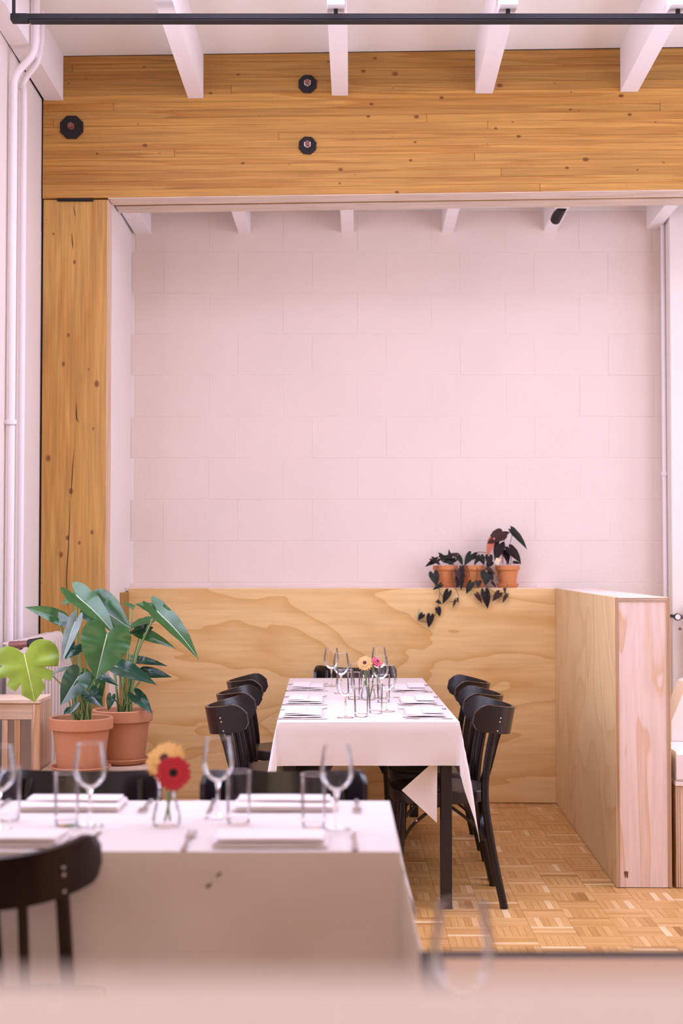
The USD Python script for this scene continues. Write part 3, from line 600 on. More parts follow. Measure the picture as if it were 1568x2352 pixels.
# ------------------------------------------------------------------ tables and cloths
def table(name, label, x0, x1, y0, y1, top, leg, inset, rot=0, m="dark_table", mt="dark_table", thick=0.03):
    cx, cy = (x0 + x1) / 2, (y0 + y1) / 2; hx, hy = (x1 - x0) / 2, (y1 - y0) / 2
    t = thing(name, label, "table", (cx, cy, 0), rot)
    obj("table_top", box(-hx, hx, -hy, hy, top - thick, top, 0.003), mt, t)
    for sx in (-1, 1):
        for sy in (-1, 1):
            a, b = sx * (hx - inset), sy * (hy - inset)
            obj("table_leg", box(a - leg / 2, a + leg / 2, b - leg / 2, b + leg / 2, 0, top - thick, 0.002), m, t)
    obj("apron", cat([box(-hx + inset, hx - inset, s * (hy - inset) - 0.01, s * (hy - inset) + 0.01, top - thick - 0.07, top - thick) for s in (-1, 1)] + [box(s * (hx - inset) - 0.01, s * (hx - inset) + 0.01, -hy + inset, hy - inset, top - thick - 0.07, top - thick) for s in (-1, 1)]), m, t)
    return t

def cloth(hx, hy, z, over, corner, seed, step=0.02, crease=(), lift=None):
    """a cloth on a table of half size hx, hy: over = hang on -x, +x, -y, +y; corner = extra fall of the corners"""
    ax = lambda h, a, b: np.concatenate([np.linspace(-h - a, -h, max(8, int(a / step)))[:-1], np.linspace(-h, h, int(2 * h / step) + 1), np.linspace(h, h + b, max(8, int(b / step)))[1:]])
    A, B = np.meshgrid(ax(hx, over[0], over[1]), ax(hy, over[2], over[3]), indexing="ij")
    ex, ey = np.maximum(np.abs(A) - hx, 0), np.maximum(np.abs(B) - hy, 0); sx, sy = np.sign(A), np.sign(B)
    r = np.hypot(ex, ey); phi = np.arctan2(ey, ex); both = (ex > 0) & (ey > 0)
    flare = np.where(both, 0.34 * np.sin(2 * phi), 0.0)
    s = np.where(ex >= ey, B, A)                                   # runs along the edge
    k = meshkit.fbm(np.stack([A * 5, B * 5, 0 * A], -1) + seed, 2, seed) - 0.5
    out = 0.004 + 0.10 * r * r + r * 0.20 * k + flare * r
    drop = np.sqrt(np.maximum(r * r - (flare * r) ** 2, 0)) * np.where(both, 1 + corner * np.sin(2 * phi), 1.0)
    if lift:                                                        # the cloth rests on a tucked chair here
        drop = drop * (1 - lift[2] * np.clip((lift[1] - np.abs(A - lift[0])) / 0.06, 0, 1) * (B < -hy))
    ux, uy = np.cos(phi) * (r > 0), np.sin(phi) * (r > 0)
    X, Y = np.clip(A, -hx, hx) + sx * ux * out, np.clip(B, -hy, hy) + sy * uy * out
    Z = z - drop + 0.0008 * k
    rnd = np.clip(1 - r / 0.02, 0, 1)                               # soft roll over the edge
    Z = Z - np.where(r > 0, 0, 0) 
    for (a0, w, amp) in crease:                                     # pressed fold across the cloth
        g = np.exp(-((A - a0) / w) ** 2) * amp; Y = Y - g * (B < -hy); Z = Z + g * (r == 0) * 0.5
    return sheet(np.stack([X, Y, Z], -1), 0.0016)

FT = (-0.275, 0.465, 5.8, 7.99)                                     # far table
table("dining_table", "long black legged dining table in the bay under a white cloth", FT[0] + 0.006, FT[1] - 0.006, FT[2] + 0.006, FT[3] - 0.006, 0.757, 0.046, 0.045, 0.7)
cl = obj("tablecloth", cloth(0.37, 1.095, 0.7605, (0.22, 0.22, 0.175, 0.175), 0.80, 3, 0.018, [(-0.03 + 0.055, 0.004, 0.003)]), "linen", None, smooth=60, label="white cloth over the far table in the bay, its corner hanging low", cat="tablecloth")
UsdGeom.Xformable(cl).AddTranslateOp().Set(((FT[0] + FT[1]) / 2, (FT[2] + FT[3]) / 2, 0)); UsdGeom.Xformable(cl).AddRotateZOp().Set(0.7)
def flap(pts, y, dy, t=0.0016):
    """a loose folded corner of cloth: a soft triangular sheet hanging behind the front hem"""
    a, b, c = (at(px, py, y + d) for (px, py), d in zip(pts, dy)); n = 12; G = np.zeros((n, n, 3))
    for i in range(n):
        for j in range(n):
            u, v = i / (n - 1), j / (n - 1); p = a * (1 - u) + u * (b * (1 - v) + c * v); G[i, j] = p + (0, 0.012 * math.sin(math.pi * u) * math.sin(3 * v), 0)
    return sheet(G, t)
fp = obj("corner_flap", flap([(1004, 1742), (922, 1815), (1003, 1890)], 5.822, (0.0, 0.012, 0.002)), "linen", None, smooth=60, label="loose white cloth corner dangling behind the far table's right front leg", cat="cloth corner")
NT = (-1.60, 0.128, 3.17, 3.84)                                     # near table
table("dining_table", "dining table across the left foreground under a white cloth", NT[0] + 0.006, NT[1] - 0.006, NT[2] + 0.006, NT[3] - 0.006, 0.766, 0.05, 0.06)
cl = obj("tablecloth", cloth((NT[1] - NT[0]) / 2, (NT[3] - NT[2]) / 2, 0.7695, (0.03, 0.20, 0.46, 0.20), 0.25, 11, 0.022, [(0.35, 0.006, 0.003), (-0.35, 0.006, 0.003)], lift=(-0.02, 0.30, 0.40)), "linen", None, smooth=60, label="white cloth hanging deep over the front of the near table", cat="tablecloth")
UsdGeom.Xformable(cl).AddTranslateOp().Set(((NT[0] + NT[1]) / 2, (NT[2] + NT[3]) / 2, 0))
cv = np.array(cl.GetAttribute("points").Get()); cx0, cy0 = (NT[0] + NT[1]) / 2, (NT[2] + NT[3]) / 2
for px, py, w in ((505, 2017, 0.006), (481, 2042, 0.007)):           # two small marks on the front of the cloth
    w0 = at(px, py, 3.15) - (cx0, cy0, 0); near = cv[np.argmin(np.hypot(cv[:, 0] - w0[0], cv[:, 2] - w0[2]) + (cv[:, 1] > 0) * 9)]
    a = np.arange(10) * np.pi / 5; obj("dark_mark", hull([(near[0] + w * math.cos(q) + 0.5 * w * math.sin(q), near[1] - d, near[2] + 0.7 * w * math.sin(q) + 0.3 * w * math.cos(q)) for q in a for d in (0.0005, 0.004)]), "mark_brown", cl, label="small dark mark on the cloth")

table("side_table", "bare dark table at the lower right with one wine glass", 0.129, 1.75, 1.35, 2.366, 0.77, 0.06, 0.07, 0, "dark_table", "tan_top", 0.035)
obj("edge_strip", cat([box(0.129, 1.75, 2.322, 2.3665, 0.736, 0.7708, 0.002), box(0.1285, 0.165, 1.35, 2.3215, 0.736, 0.7708, 0.002)]).apply_translation((-(0.129 + 1.75) / 2, -(1.35 + 2.366) / 2, 0)), "dark_top", stage.GetPrimAtPath("/World/side_table"), label="dark edging strip around the top")
ct = thing("serving_counter", "pale counter top blurred along the very bottom of the view", "counter")
obj("counter_top", box(-1.6, 3.2, -0.35, 0.60, 1.205, 1.238, 0.004), "counter_white", ct)
obj("counter_body", box(-1.58, 3.18, 0.30, 0.55, 0.0, 1.204, 0.004), "counter_white", ct)

# ------------------------------------------------------------------ glasses
def make_wine():
    t = thing("wine_glass", "x", "wine glass")
    obj("bowl", lathe([(0.0, 0.0905), (0.012, 0.0925), (0.024, 0.100), (0.034, 0.112), (0.0395, 0.126), (0.0405, 0.138), (0.039, 0.155), (0.036, 0.175), (0.0318, 0.200)], 36), "thin_glass", t, smooth=60)
    obj("rim", lathe([(0.0311, 0.1996), (0.0319, 0.1996), (0.0322, 0.2003), (0.0315, 0.2008), (0.0308, 0.2003), (0.0311, 0.1996)], 36), "glass", t, smooth=80)
    obj("stem", lathe([(0.0, 0.004), (0.0065, 0.0045), (0.0042, 0.012), (0.0036, 0.03), (0.0036, 0.065), (0.0045, 0.08), (0.009, 0.0895), (0.0, 0.0902)], 20), "glass", t, smooth=60)
    obj("foot", lathe([(0.0, 0.0), (0.034, 0.0), (0.035, 0.001), (0.034, 0.002), (0.018, 0.0035), (0.0, 0.004)], 32), "thin_glass", t, smooth=40)
    return t
def make_tumbler():
    t = thing("tumbler", "x", "tumbler")
    obj("wall", lathe([(0.0288, 0.014), (0.0315, 0.128)], 32), "thin_glass", t, smooth=50)
    obj("rim", lathe([(0.0306, 0.1276), (0.0315, 0.1276), (0.0319, 0.1284), (0.031, 0.129), (0.0302, 0.1284), (0.0306, 0.1276)], 32), "glass", t, smooth=80)
    obj("base", lathe([(0.0, 0.0), (0.026, 0.0), (0.028, 0.002), (0.0285, 0.0128), (0.0, 0.0128)], 32), "thin_glass", t, smooth=40)
    return t
TZF, TZN, TZD = 0.7617, 0.7707, 0.7702
wine, tumbler = make_wine(), make_tumbler()
wn = [  # x, y, z, label, group
    ((793 - 784) / F * 5.95, 5.95, TZF, "wine glass nearest the viewer on the far table's left half"), ((783 - 784) / F * 7.05, 7.05, TZF, "wine glass in the left row of the far table, second from the viewer"), ((761 - 784) / F * 7.45, 7.45, TZF, "wine glass at the far left of the far table by the head chair"),
    ((888 - 784) / F * 6.2, 6.2, TZF, "wine glass nearest the viewer on the far table's right half"), ((873 - 784) / F * 6.8, 6.8, TZF, "wine glass right of the pink flower on the far table"), ((870 - 784) / F * 7.5, 7.5, TZF, "wine glass at the far right of the far table by the head chair"),
    ((210 - 784) / F * 3.47, 3.47, TZN, "large wine glass before the terracotta pots on the near table"), ((502 - 784) / F * 3.58, 3.58, TZN, "wine glass on the near table right of the red gerbera"), ((773 - 784) / F * 3.43, 3.43, TZN, "rightmost wine glass on the near table"), ((2 - 784) / F * 3.42, 3.42, TZN, "wine glass cut off by the left edge on the near table"),
    ((1058 - 784) / F * 1.846, 1.846, TZD, "big blurred wine glass on the bare dark table")]
for i, (x, y, z, lab) in enumerate(wn):
    g = "wine glasses on the far table" if i < 6 else "wine glasses on the near table" if i < 10 else None
    if i == 0: move(wine, (x, y, z)); tag(wine, lab, "wine glass", g)
    else: dup(wine, (x, y, z), 0, lab, g or "wine glass on the bare table")
tb = [((829 - 784) / F * 5.99, 5.99, TZF, "tumbler nearest the viewer on the far table, left of centre"), ((862 - 784) / F * 6.12, 6.12, TZF, "tumbler nearest the viewer on the far table, right of centre"), ((812 - 784) / F * 6.75, 6.75, TZF, "tumbler behind the front wine glass on the far table's left half"), ((880 - 784) / F * 6.6, 6.6, TZF, "tumbler in the far table's right half left of the second napkin"),
      ((818 - 784) / F * 7.3, 7.3, TZF, "tumbler at the far end of the far table, left row"), ((858 - 784) / F * 7.25, 7.25, TZF, "tumbler at the far end of the far table, right row"),
      ((157 - 784) / F * 3.48, 3.48, TZN, "tumbler just left of the large wine glass on the near table"), ((549 - 784) / F * 3.50, 3.50, TZN, "tumbler beside the second wine glass on the near table"), ((720 - 784) / F * 3.45, 3.45, TZN, "tumbler left of the rightmost wine glass on the near table"), ((24 - 784) / F * 3.55, 3.55, TZN, "tumbler nearest the left edge on the near table")]
for i, (x, y, z, lab) in enumerate(tb):
    g = "tumblers on the far table" if i < 6 else "tumblers on the near table"
    if i == 0: move(tumbler, (x, y, z)); tag(tumbler, lab, "tumbler", g)
    else: dup(tumbler, (x, y, z), 0, lab, g)

# ------------------------------------------------------------------ flowers in small vases
vprof = [(0.0, 0.0), (0.030, 0.0), (0.035, 0.006), (0.0355, 0.02), (0.030, 0.045), (0.021, 0.075), (0.020, 0.09), (0.026, 0.118)]
vase = thing("bud_vase", "clear glass bud vase with two gerberas on the near table", "vase", ((385 - 784) / F * 3.47, 3.47, TZN), group="bud vases")
obj("vase_body", lathe(vprof, 32), "thin_glass", vase, smooth=50)
vase2 = dup(vase, ((845 - 784) / F * 6.72, 6.72, TZF), 0, "clear glass bud vase with the flowers in the middle of the far table", "bud vases")
def gerbera(label, head, base, dia, petal, heart, facing):
    head, base = np.array(head), np.array(base); t = thing("gerbera", label, "flower", base); h = head - base
    nrm = np.array(facing, float); nrm /= np.linalg.norm(nrm); R = trimesh.geometry.align_vectors([0, 0, 1], nrm)[:3, :3]
    def put(m): m.vertices = m.vertices @ R.T + h; return m
    R2 = dia / 2
    for ring, (n, r, lift) in enumerate(((18, 1.0, 0.10), (18, 0.93, 0.24), (14, 0.55, 0.45))):
        ps = []
        for k in range(n):
            a = 2 * np.pi * (k + 0.5 * ring) / n + rng.uniform(-0.05, 0.05); L = R2 * r * rng.uniform(0.93, 1.05); w = R2 * 0.17 * (0.7 if ring == 2 else 1)
            s = np.linspace(0.15, 1, 6); wid = w * np.array([0.45, 0.75, 1.0, 1.0, 0.8, 0.25])
            G = np.zeros((6, 3, 3))
            for q, tt in enumerate((-1, 0, 1)):
                G[:, q, 0], G[:, q, 1] = s * L, tt * wid; G[:, q, 2] = L * lift * s * (1.25 - s) + (abs(tt) * 0.12 * w) + 0.004 * ring
            m = sheet(G, 0.0007); rotz(m, math.degrees(a)); ps.append(m)
        obj("petal_ring", put(cat(ps)), petal, t, smooth=50)
    obj("flower_heart", put(lathe([(0, 0.004), (R2 * 0.26, 0.006), (R2 * 0.24, 0.013), (R2 * 0.12, 0.014), (0, 0.012)], 20)), heart, t, smooth=40)
    obj("calyx", put(lathe([(0.004, -0.012), (R2 * 0.25, -0.003), (R2 * 0.3, 0.003), (0, 0.003)], 14)), "flower_green", t, smooth=40)
    obj("flower_stem", tube(curve([h - nrm * 0.01, h - nrm * 0.03 + (0, 0, -0.006), h * 0.45 + (0, 0, -0.01), (0, 0, 0)], 14), 0.0028, 8), "flower_green", t, smooth=40)
vx, vy = (385 - 784) / F * 3.47, 3.47
gerbera("crimson gerbera with black centre in the near table's vase", at(398, 1777, 3.44), (vx - 0.004, vy, TZN + 0.012), 0.086, "petal_red", "flower_heart", (0.1, -0.95, 0.3))
gerbera("pale yellow gerbera behind the crimson one on the near table", at(380, 1747, 3.53), (vx + 0.008, vy + 0.004, TZN + 0.012), 0.105, "petal_yellow", "flower_heart_brown", (-0.25, -0.7, 0.65))
wx, wy = (845 - 784) / F * 6.72, 6.72
gerbera("peach gerbera facing the viewer in the middle of the far table", at(838, 1524, 6.68), (wx - 0.003, wy, TZF + 0.012), 0.075, "petal_peach", "flower_heart_brown", (-0.15, -0.9, 0.4))
gerbera("small orange gerbera half hidden behind the peach one on the far table", at(828, 1519, 6.76), (wx + 0.004, wy + 0.006, TZF + 0.012), 0.06, "petal_yellow", "flower_heart_brown", (-0.5, 0.1, 0.8))
gerbera("pink gerbera behind the wine glasses on the far table", at(864, 1522, 6.74), (wx + 0.008, wy - 0.004, TZF + 0.012), 0.06, "petal_pink", "flower_heart_brown", (0.5, -0.5, 0.6))

# ------------------------------------------------------------------ napkins and cutlery
def fold_sheet(w, l, z, seed, t=0.004):
    a, b = np.meshgrid(np.linspace(-w / 2, w / 2, 14), np.linspace(-l / 2, l / 2, 18), indexing="ij")
    k = meshkit.fbm(np.stack([a * 9, b * 9, 0 * a + seed], -1), 2, seed) - 0.5
    return sheet(np.stack([a, b, z + 0.005 * (k + 0.5)], -1), t)
def make_napkin():
    t = thing("folded_napkin", "x", "napkin")
    obj("lower_fold", fold_sheet(0.165, 0.26, 0.0035, 1), "napkin_cloth", t, smooth=50)
    obj("upper_fold", shift(fold_sheet(0.155, 0.25, 0.010, 2), 0.002, 0.003, 0), "napkin_cloth", t, smooth=50)
    obj("top_flap", shift(fold_sheet(0.085, 0.24, 0.016, 3), -0.03, 0.0, 0), "napkin_cloth", t, smooth=50)
    return t
def make_knife():
    t = thing("table_knife", "x", "knife")
    obj("handle", hull([(x, y, z) for y, w in ((-0.105, 0.005), (-0.1, 0.007), (0.0, 0.004)) for x in (-w, w) for z in (0, 0.005)]), "cutlery_steel", t)
    obj("blade", hull([(x, y, z) for y, a, b in ((0.0, -0.004, 0.004), (0.06, -0.009, 0.004), (0.1, -0.004, 0.004), (0.108, 0.002, 0.004)) for x in (a, b) for z in (0.001, 0.0028)]), "cutlery_steel", t)
    return t
def make_fork():
    t = thing("table_fork", "x", "fork")
    obj("handle", cat([strip(curve([(0, -0.1, 0.002), (0, -0.03, 0.006), (0, 0.035, 0.004)], 10), 0.003, 0.008), box(-0.006, 0.006, -0.105, -0.06, 0.0005, 0.004, 0.001)]), "cutlery_steel", t)
    obj("tines", cat([hull([(x, y, z) for x in (-0.011, 0.011) for y in (0.034, 0.058) for z in (0.003, 0.005)])] + [strip(curve([(x, 0.055, 0.004), (x, 0.08, 0.003), (x, 0.102, 0.008)], 8), 0.0018, 0.003) for x in (-0.0095, -0.0032, 0.0032, 0.0095)]), "cutlery_steel", t)
    return t
nap, knife, fork = make_napkin(), make_knife(), make_fork()
# seats: centre x, y, direction the diner looks (deg, 0 = +y), z, words
ST = [(-0.165, 6.08, -90, TZF, "at the far table's left place nearest the viewer"), (-0.17, 6.66, -90, TZF, "at the far table's middle place on the left"), (-0.175, 7.36, -90, TZF, "at the far table's left place by the head chair"),
      (0.355, 6.10, 90, TZF, "at the far table's right place nearest the viewer"), (0.355, 6.64, 90, TZF, "at the far table's middle place on the right"), (0.35, 7.30, 90, TZF, "at the far table's right place by the head chair"),
      (-0.16, 3.245 + 0.03, 0, TZN, "at the near table's front edge, centre"), (-0.15, 3.74, 180, TZN, "at the near table's back edge behind the tumblers"), (-0.70, 3.74, 180, TZN, "at the near table's back edge behind the large wine glass"), (-0.76, 3.28, 0, TZN, "at the near table's front edge by the left chair")]
first = {}
for i, (x, y, r, z, words) in enumerate(ST):
    a = math.radians(r); rx, ry = math.cos(a), math.sin(a)              # the diner's right hand side
    g = " at the far table" if i < 6 else " at the near table"; off = 0.19
    for src, loc, rot, word, grp in ((nap, (x, y, z), r + 90 , "white folded napkin ", "napkins"), (knife, (x + rx * off, y + ry * off, z), r, "steel knife beside the napkin ", "knives"), (fork, (x - rx * off, y - ry * off, z), r, "steel fork beside the napkin ", "forks")):
        if src not in first: first[src] = 1; move(src, loc, rot); tag(src, word + words, None, grp + g)
        else: dup(src, loc, rot, word + words, grp + g)

# ------------------------------------------------------------------ plants
HALF = np.array([(0, 1.0), (0.05, 0.93), (0.15, 0.80), (0.29, 0.60), (0.40, 0.38), (0.455, 0.17), (0.445, -0.02), (0.37, -0.17), (0.24, -0.24), (0.12, -0.19), (0.04, -0.06), (0.0, -0.005)])
def leaf(A, T, wr=0.8, roll=0.0, fold=0.25, droop=0.15, slits=False, hint=(0.1, -0.8, 0.6), wave=0.02):
    A, T = np.array(A, float), np.array(T, float); L = np.linalg.norm(T - A); y = (T - A) / L
    n = np.array(hint, float); n -= y * n.dot(y); n /= np.linalg.norm(n)
    n = trimesh.transformations.rotation_matrix(math.radians(roll), y)[:3, :3] @ n; x = np.cross(y, n)
    h = curve(HALF, 44); h[:, 0] *= wr / 0.91
    out = np.vstack([h, np.stack([-h[::-1, 0], h[::-1, 1]], 1)[1:-1]]); c = np.array([0, 0.22])
    if slits:
        k = len(out); ang = np.arctan2(out[:, 0] - c[0], out[:, 1] - c[1])
        for s0, w0, dp in slits:
            g = np.clip(1 - np.abs(ang - s0) / w0, 0, 1); out = c + (out - c) * (1 - dp * g ** 0.8)[:, None]
    rings = [0.0, 0.25, 0.5, 0.75, 0.93, 1.0]; k = len(out); P = [c]
    for r in rings[1:]: P += list(c + (out - c) * r)
    P = np.array(P); zz = fold * np.abs(P[:, 0]) - droop * (P[:, 1] - 0.2) ** 2 * np.sign(P[:, 1] - 0.2) * 1.0 + wave * np.sin(P[:, 1] * 17 + 3 * np.sign(P[:, 0])) * np.abs(P[:, 0]) * 2 - 0.35 * np.abs(P[:, 0]) ** 2
    V = A + L * (P[:, :1] * x + P[:, 1:] * y + zz[:, None] * n)
    f = [(0, 1 + j, 1 + (j + 1) % k) for j in range(k)]
    for i in range(len(rings) - 2):
        a = 1 + i * k
        for j in range(k): b = (j + 1) % k; f += [(a + j, a + k + j, a + k + b), (a + j, a + k + b, a + b)]
    f = np.array(f); nv = len(V); t = 0.0006
    V2 = np.vstack([V + n * t, V - n * t]); f2 = np.vstack([f[:, ::-1], f + nv]); a = 1 + (len(rings) - 2) * k
    e = [q for j in range(k) for q in ((a + j, a + (j + 1) % k, a + j + nv), (a + (j + 1) % k, a + (j + 1) % k + nv, a + j + nv))]
    m = trimesh.Trimesh(V2, np.vstack([f2, e]), process=False); m.fix_normals()
    ys = np.linspace(0.0, 0.97, 10); rz_ = -droop * (ys - 0.2) ** 2 * np.sign(ys - 0.2)
    rib = tube(A + L * (ys[:, None] * y + (rz_ + 0.002)[:, None] * n), np.linspace(0.0022, 0.0006, 10) * L / 0.15, 6)
    return m, rib

def pot(parent, dia_top, dia_base, h, z0, m, c=(0, 0)):
    R, r = dia_top / 2, dia_base / 2; t = 0.012 * dia_top / 0.275; rim = 0.22 * h
    rb = r + (R * 0.93 - r) * (h - rim) / h
    m_ = lathe([(0, 0), (r - 0.004, 0), (r, 0.004), (rb, h - rim), (R - 0.002, h - rim), (R, h - rim + 0.004), (R, h - 0.004), (R - 0.003, h), (R - t, h), (R - t - 0.003, h - 0.004), (R - 1.3 * t, h - 0.03), (R * 0.8, h - 0.035)], 48)
    obj("pot", shift(m_, c[0], c[1], z0), m, parent, smooth=35)
    obj("soil", shift(lathe([(0, 0.006), (R * 0.5, 0.004), (R * 0.80, 0.0), (R * 0.78, -0.006), (0, -0.006)], 28), c[0], c[1], z0 + h - 0.035), "soil", parent, smooth=40)
def saucer(label, dia, c, m):
    R = dia / 2
    return obj("plant_saucer", shift(lathe([(0, 0), (R * 0.82, 0), (R * 0.86, 0.002), (R, 0.022), (R - 0.002, 0.025), (R - 0.008, 0.024), (R * 0.84, 0.008), (0, 0.008)], 40), *c), m, None, smooth=40, label=label, cat="saucer")

# bench for the big pots, and a pale table in front of the radiator
pb = thing("plant_bench", "low pale wooden bench under the two big terracotta pots", "bench", (-1.10, 6.32, 0))
BZ = 0.505
for k in range(3): obj("bench_board", box(-0.21, 0.28, -0.33 + k * 0.22, -0.115 + k * 0.22, BZ - 0.025, BZ, 0.003), "pale_wood", pb, tone=(-0.3, 0.1, -0.1)[k])
for sx, sy in ((-0.18, -0.29), (0.25, -0.29), (-0.18, 0.29), (0.25, 0.29)): obj("bench_leg", box(sx - 0.02, sx + 0.02, sy - 0.02, sy + 0.02, 0, BZ - 0.025, 0.002), "pale_wood_upright", pb, tone=-0.2)
f0 = at(93, 1612, 6.25); sz = f0[2]
st = thing("side_table", "pale wooden table with slatted sides at the left edge by the radiator", "table", (f0[0], 6.25, 0))
obj("table_top", box(-0.6, 0.0, -0.005, 0.23, sz - 0.008, sz + 0.012, 0.003), "pale_wood", st, tone=0.5)
obj("front_rail", box(-0.6, -0.034, 0.004, 0.022, sz - 0.078, sz - 0.009, 0.002), "pale_wood", st, tone=0.2)
for x in (-0.6, -0.034):
    for y in (0.0, 0.2): obj("table_leg", box(x, x + 0.034, y, y + 0.03, 0, sz - 0.009, 0.003), "pale_wood_upright", st, tone=0.35)
obj("side_board", box(-0.03, -0.002, 0.031, 0.199, 0.05, sz - 0.009, 0.002), "pale_wood_upright", st, tone=-0.35, label="side board with shade put into its orange brown tone")  # toned darker than the legs, the shade on this side is painted in
for k, x in enumerate((-0.17, -0.115)): obj("slat", box(x, x + 0.026, 0.006, 0.02, 0.1, sz - 0.079, 0.002), "pale_wood_upright", st, tone=0.1)

PC1, PC2 = np.array([at(186, 1700, 6.19)[0], 6.19]), np.array([at(281, 1700, 6.45)[0], 6.45])
saucer("wide terracotta saucer under the front big pot", 0.262, (*PC1, BZ + 0.001), "terracotta")
saucer("terracotta saucer under the rear big pot", 0.245, (*PC2, BZ + 0.001), "terracotta")
def stalk(parent, pts, r, m="stalk_green"): obj("petiole", tube(curve(pts, 18), np.linspace(r, r * 0.75, len(curve(pts, 18))), 8), m, parent, smooth=50)
def grow(plant, root, spec):
    """spec rows: attach px, tip px, depth of attach and tip, width ratio, roll, fold, droop, material, rib material, slits"""
    for (a, b, ya, yb, wr, roll, fold, droop, m, rib, sl) in spec:
        A, T = at(*a, ya), at(*b, yb)
        lf, rb = leaf(A, T, wr, roll, fold, droop, sl)
        o = obj("leaf", lf, m, plant, smooth=60)
        if rib: obj("midrib", rb, rib, o, smooth=60)
        mid = np.array([root[0] + 0.35 * (A[0] - root[0]), root[1] + 0.3 * (A[1] - root[1]), root[2] + 0.55 * (A[2] - root[2])])
        r0 = np.array(root) + (rng.uniform(-0.035, 0.035), rng.uniform(-0.03, 0.03), 0)
        stalk(plant, [r0, mid, A], 0.0045, "stalk_pale" if m in ("leaf_lime", "leaf_sage") else "stalk_green")
m1 = thing("potted_monstera", "lush monstera in the front big terracotta pot, one lime leaf to the left", "potted plant")
pot(m1, 0.275, 0.2, 0.225, BZ + 0.0095, "terracotta", PC1)
r1 = (PC1[0], PC1[1], BZ + 0.2)
SL = [(1.15, 0.09, 0.55), (1.75, 0.08, 0.45), (-1.2, 0.09, 0.5), (-0.62, 0.07, 0.45), (0.5, 0.07, 0.5)]
grow(m1, r1, [
    ((56, 1503), (80, 1612), 6.02, 5.98, 1.36, 0, 0.15, 0.1, "leaf_lime", "midrib_lime", SL),
    ((246, 1456), (220, 1560), 6.02, 5.96, 1.05, -8, 0.25, 0.15, "leaf_green", "midrib_pale", None),
    ((222, 1392), (296, 1440), 6.2, 6.1, 0.78, 25, 0.3, 0.25, "leaf_green", "midrib_pale", None),
    ((175, 1369), (268, 1446), 6.12, 6.02, 0.52, -20, 0.35, 0.2, "leaf_green", "midrib_pale", None),
    ((172, 1375), (137, 1382), 6.15, 6.2, 0.9, 10, 0.35, 0.2, "leaf_green", None, None),
    ((134, 1420), (61, 1390), 6.1, 6.05, 0.46, -10, 0.4, 0.3, "leaf_green", None, None),
    ((132, 1421), (178, 1438), 6.1, 6.05, 0.5, 20, 0.4, 0.3, "leaf_teal", None, None),
    ((174, 1428), (138, 1520), 6.06, 6.0, 0.36, 15, 0.3, 0.15, "leaf_sage", "midrib_pale", None),
    ((172, 1484), (150, 1512), 6.1, 6.05, 1.1, 0, 0.3, 0.2, "leaf_teal", None, None),
    ((181, 1553), (139, 1618), 6.0, 5.94, 0.80, -12, 0.35, 0.2, "leaf_teal", "midrib_pale", None),
    ((163, 1536), (117, 1542), 6.03, 6.0, 0.4, 30, 0.3, 0.3, "leaf_sage", None, None),
    ((186, 1552), (200, 1566), 6.06, 6.05, 1.1, 20, 0.3, 0.2, "leaf_teal", None, None),
    ((210, 1545), (234, 1606), 6.25, 6.22, 0.85, 5, 0.3, 0.15, "leaf_bright", None, None),
    ((205, 1590), (236, 1622), 6.14, 6.1, 0.8, 0, 0.3, 0.2, "leaf_teal", None, None),
    ((225, 1547), (270, 1573), 6.1, 6.05, 0.35, 20, 0.3, 0.2, "leaf_teal", None, None),
    ((160, 1630), (146, 1640), 6.1, 6.08, 0.9, 0, 0.3, 0.2, "leaf_teal", None, None),
    ((176, 1618), (158, 1642), 6.08, 6.06, 0.45, 0, 0.3, 0.1, "leaf_sage", None, None),
])
m2 = thing("potted_monstera", "taller split leaf plant in the rear big terracotta pot", "potted plant")
pot(m2, 0.272, 0.2, 0.232, BZ + 0.0095, "terracotta", PC2)
r2 = (PC2[0] + 0.01, PC2[1], BZ + 0.2)
grow(m2, r2, [
    ((358, 1404), (309, 1380), 6.42, 6.45, 0.55, 10, 0.35, 0.3, "leaf_bright", None, None),
    ((360, 1405), (462, 1500), 6.4, 6.3, 0.36, -15, 0.35, 0.25, "leaf_green", "midrib_pale", None),
    ((362, 1400), (398, 1408), 6.42, 6.4, 0.85, 20, 0.35, 0.3, "leaf_green", None, None),
    ((342, 1427), (292, 1440), 6.5, 6.42, 0.55, 25, 0.3, 0.2, "leaf_green", None, None),
    ((338, 1440), (294, 1456), 6.5, 6.45, 0.42, -30, 0.3, 0.2, "leaf_teal", None, None),
    ((322, 1454), (400, 1481), 6.5, 6.45, 0.33, 10, 0.3, 0.35, "leaf_bright", None, None),
    ((312, 1516), (382, 1525), 6.5, 6.45, 0.26, 10, 0.4, 0.25, "leaf_teal", None, None),
    ((335, 1545), (392, 1552), 6.5, 6.45, 0.42, 10, 0.35, 0.2, "leaf_teal", None, None),
    ((272, 1534), (358, 1566), 6.4, 6.34, 0.44, 0, 0.35, 0.2, "leaf_teal", None, None),
    ((312, 1598), (349, 1635), 6.4, 6.32, 0.5, 0, 0.3, 0.2, "leaf_teal", None, None),
    ((304, 1394), (283, 1383), 6.5, 6.5, 0.5, 0, 0.3, 0.2, "leaf_bright", None, None),
    ((256, 1600), (248, 1632), 6.4, 6.38, 0.6, 0, 0.3, 0.2, "leaf_teal", None, None),
])
for k in range(9):
    a = rng.uniform(-1, 1); stalk(m2, [(r2[0] + a * 0.05, r2[1] + rng.uniform(-0.04, 0.04), r2[2] - 0.01), (r2[0] + a * 0.06, r2[1], r2[2] + 0.12), (r2[0] + a * 0.09, r2[1] + 0.02, r2[2] + rng.uniform(0.16, 0.30))], 0.005)
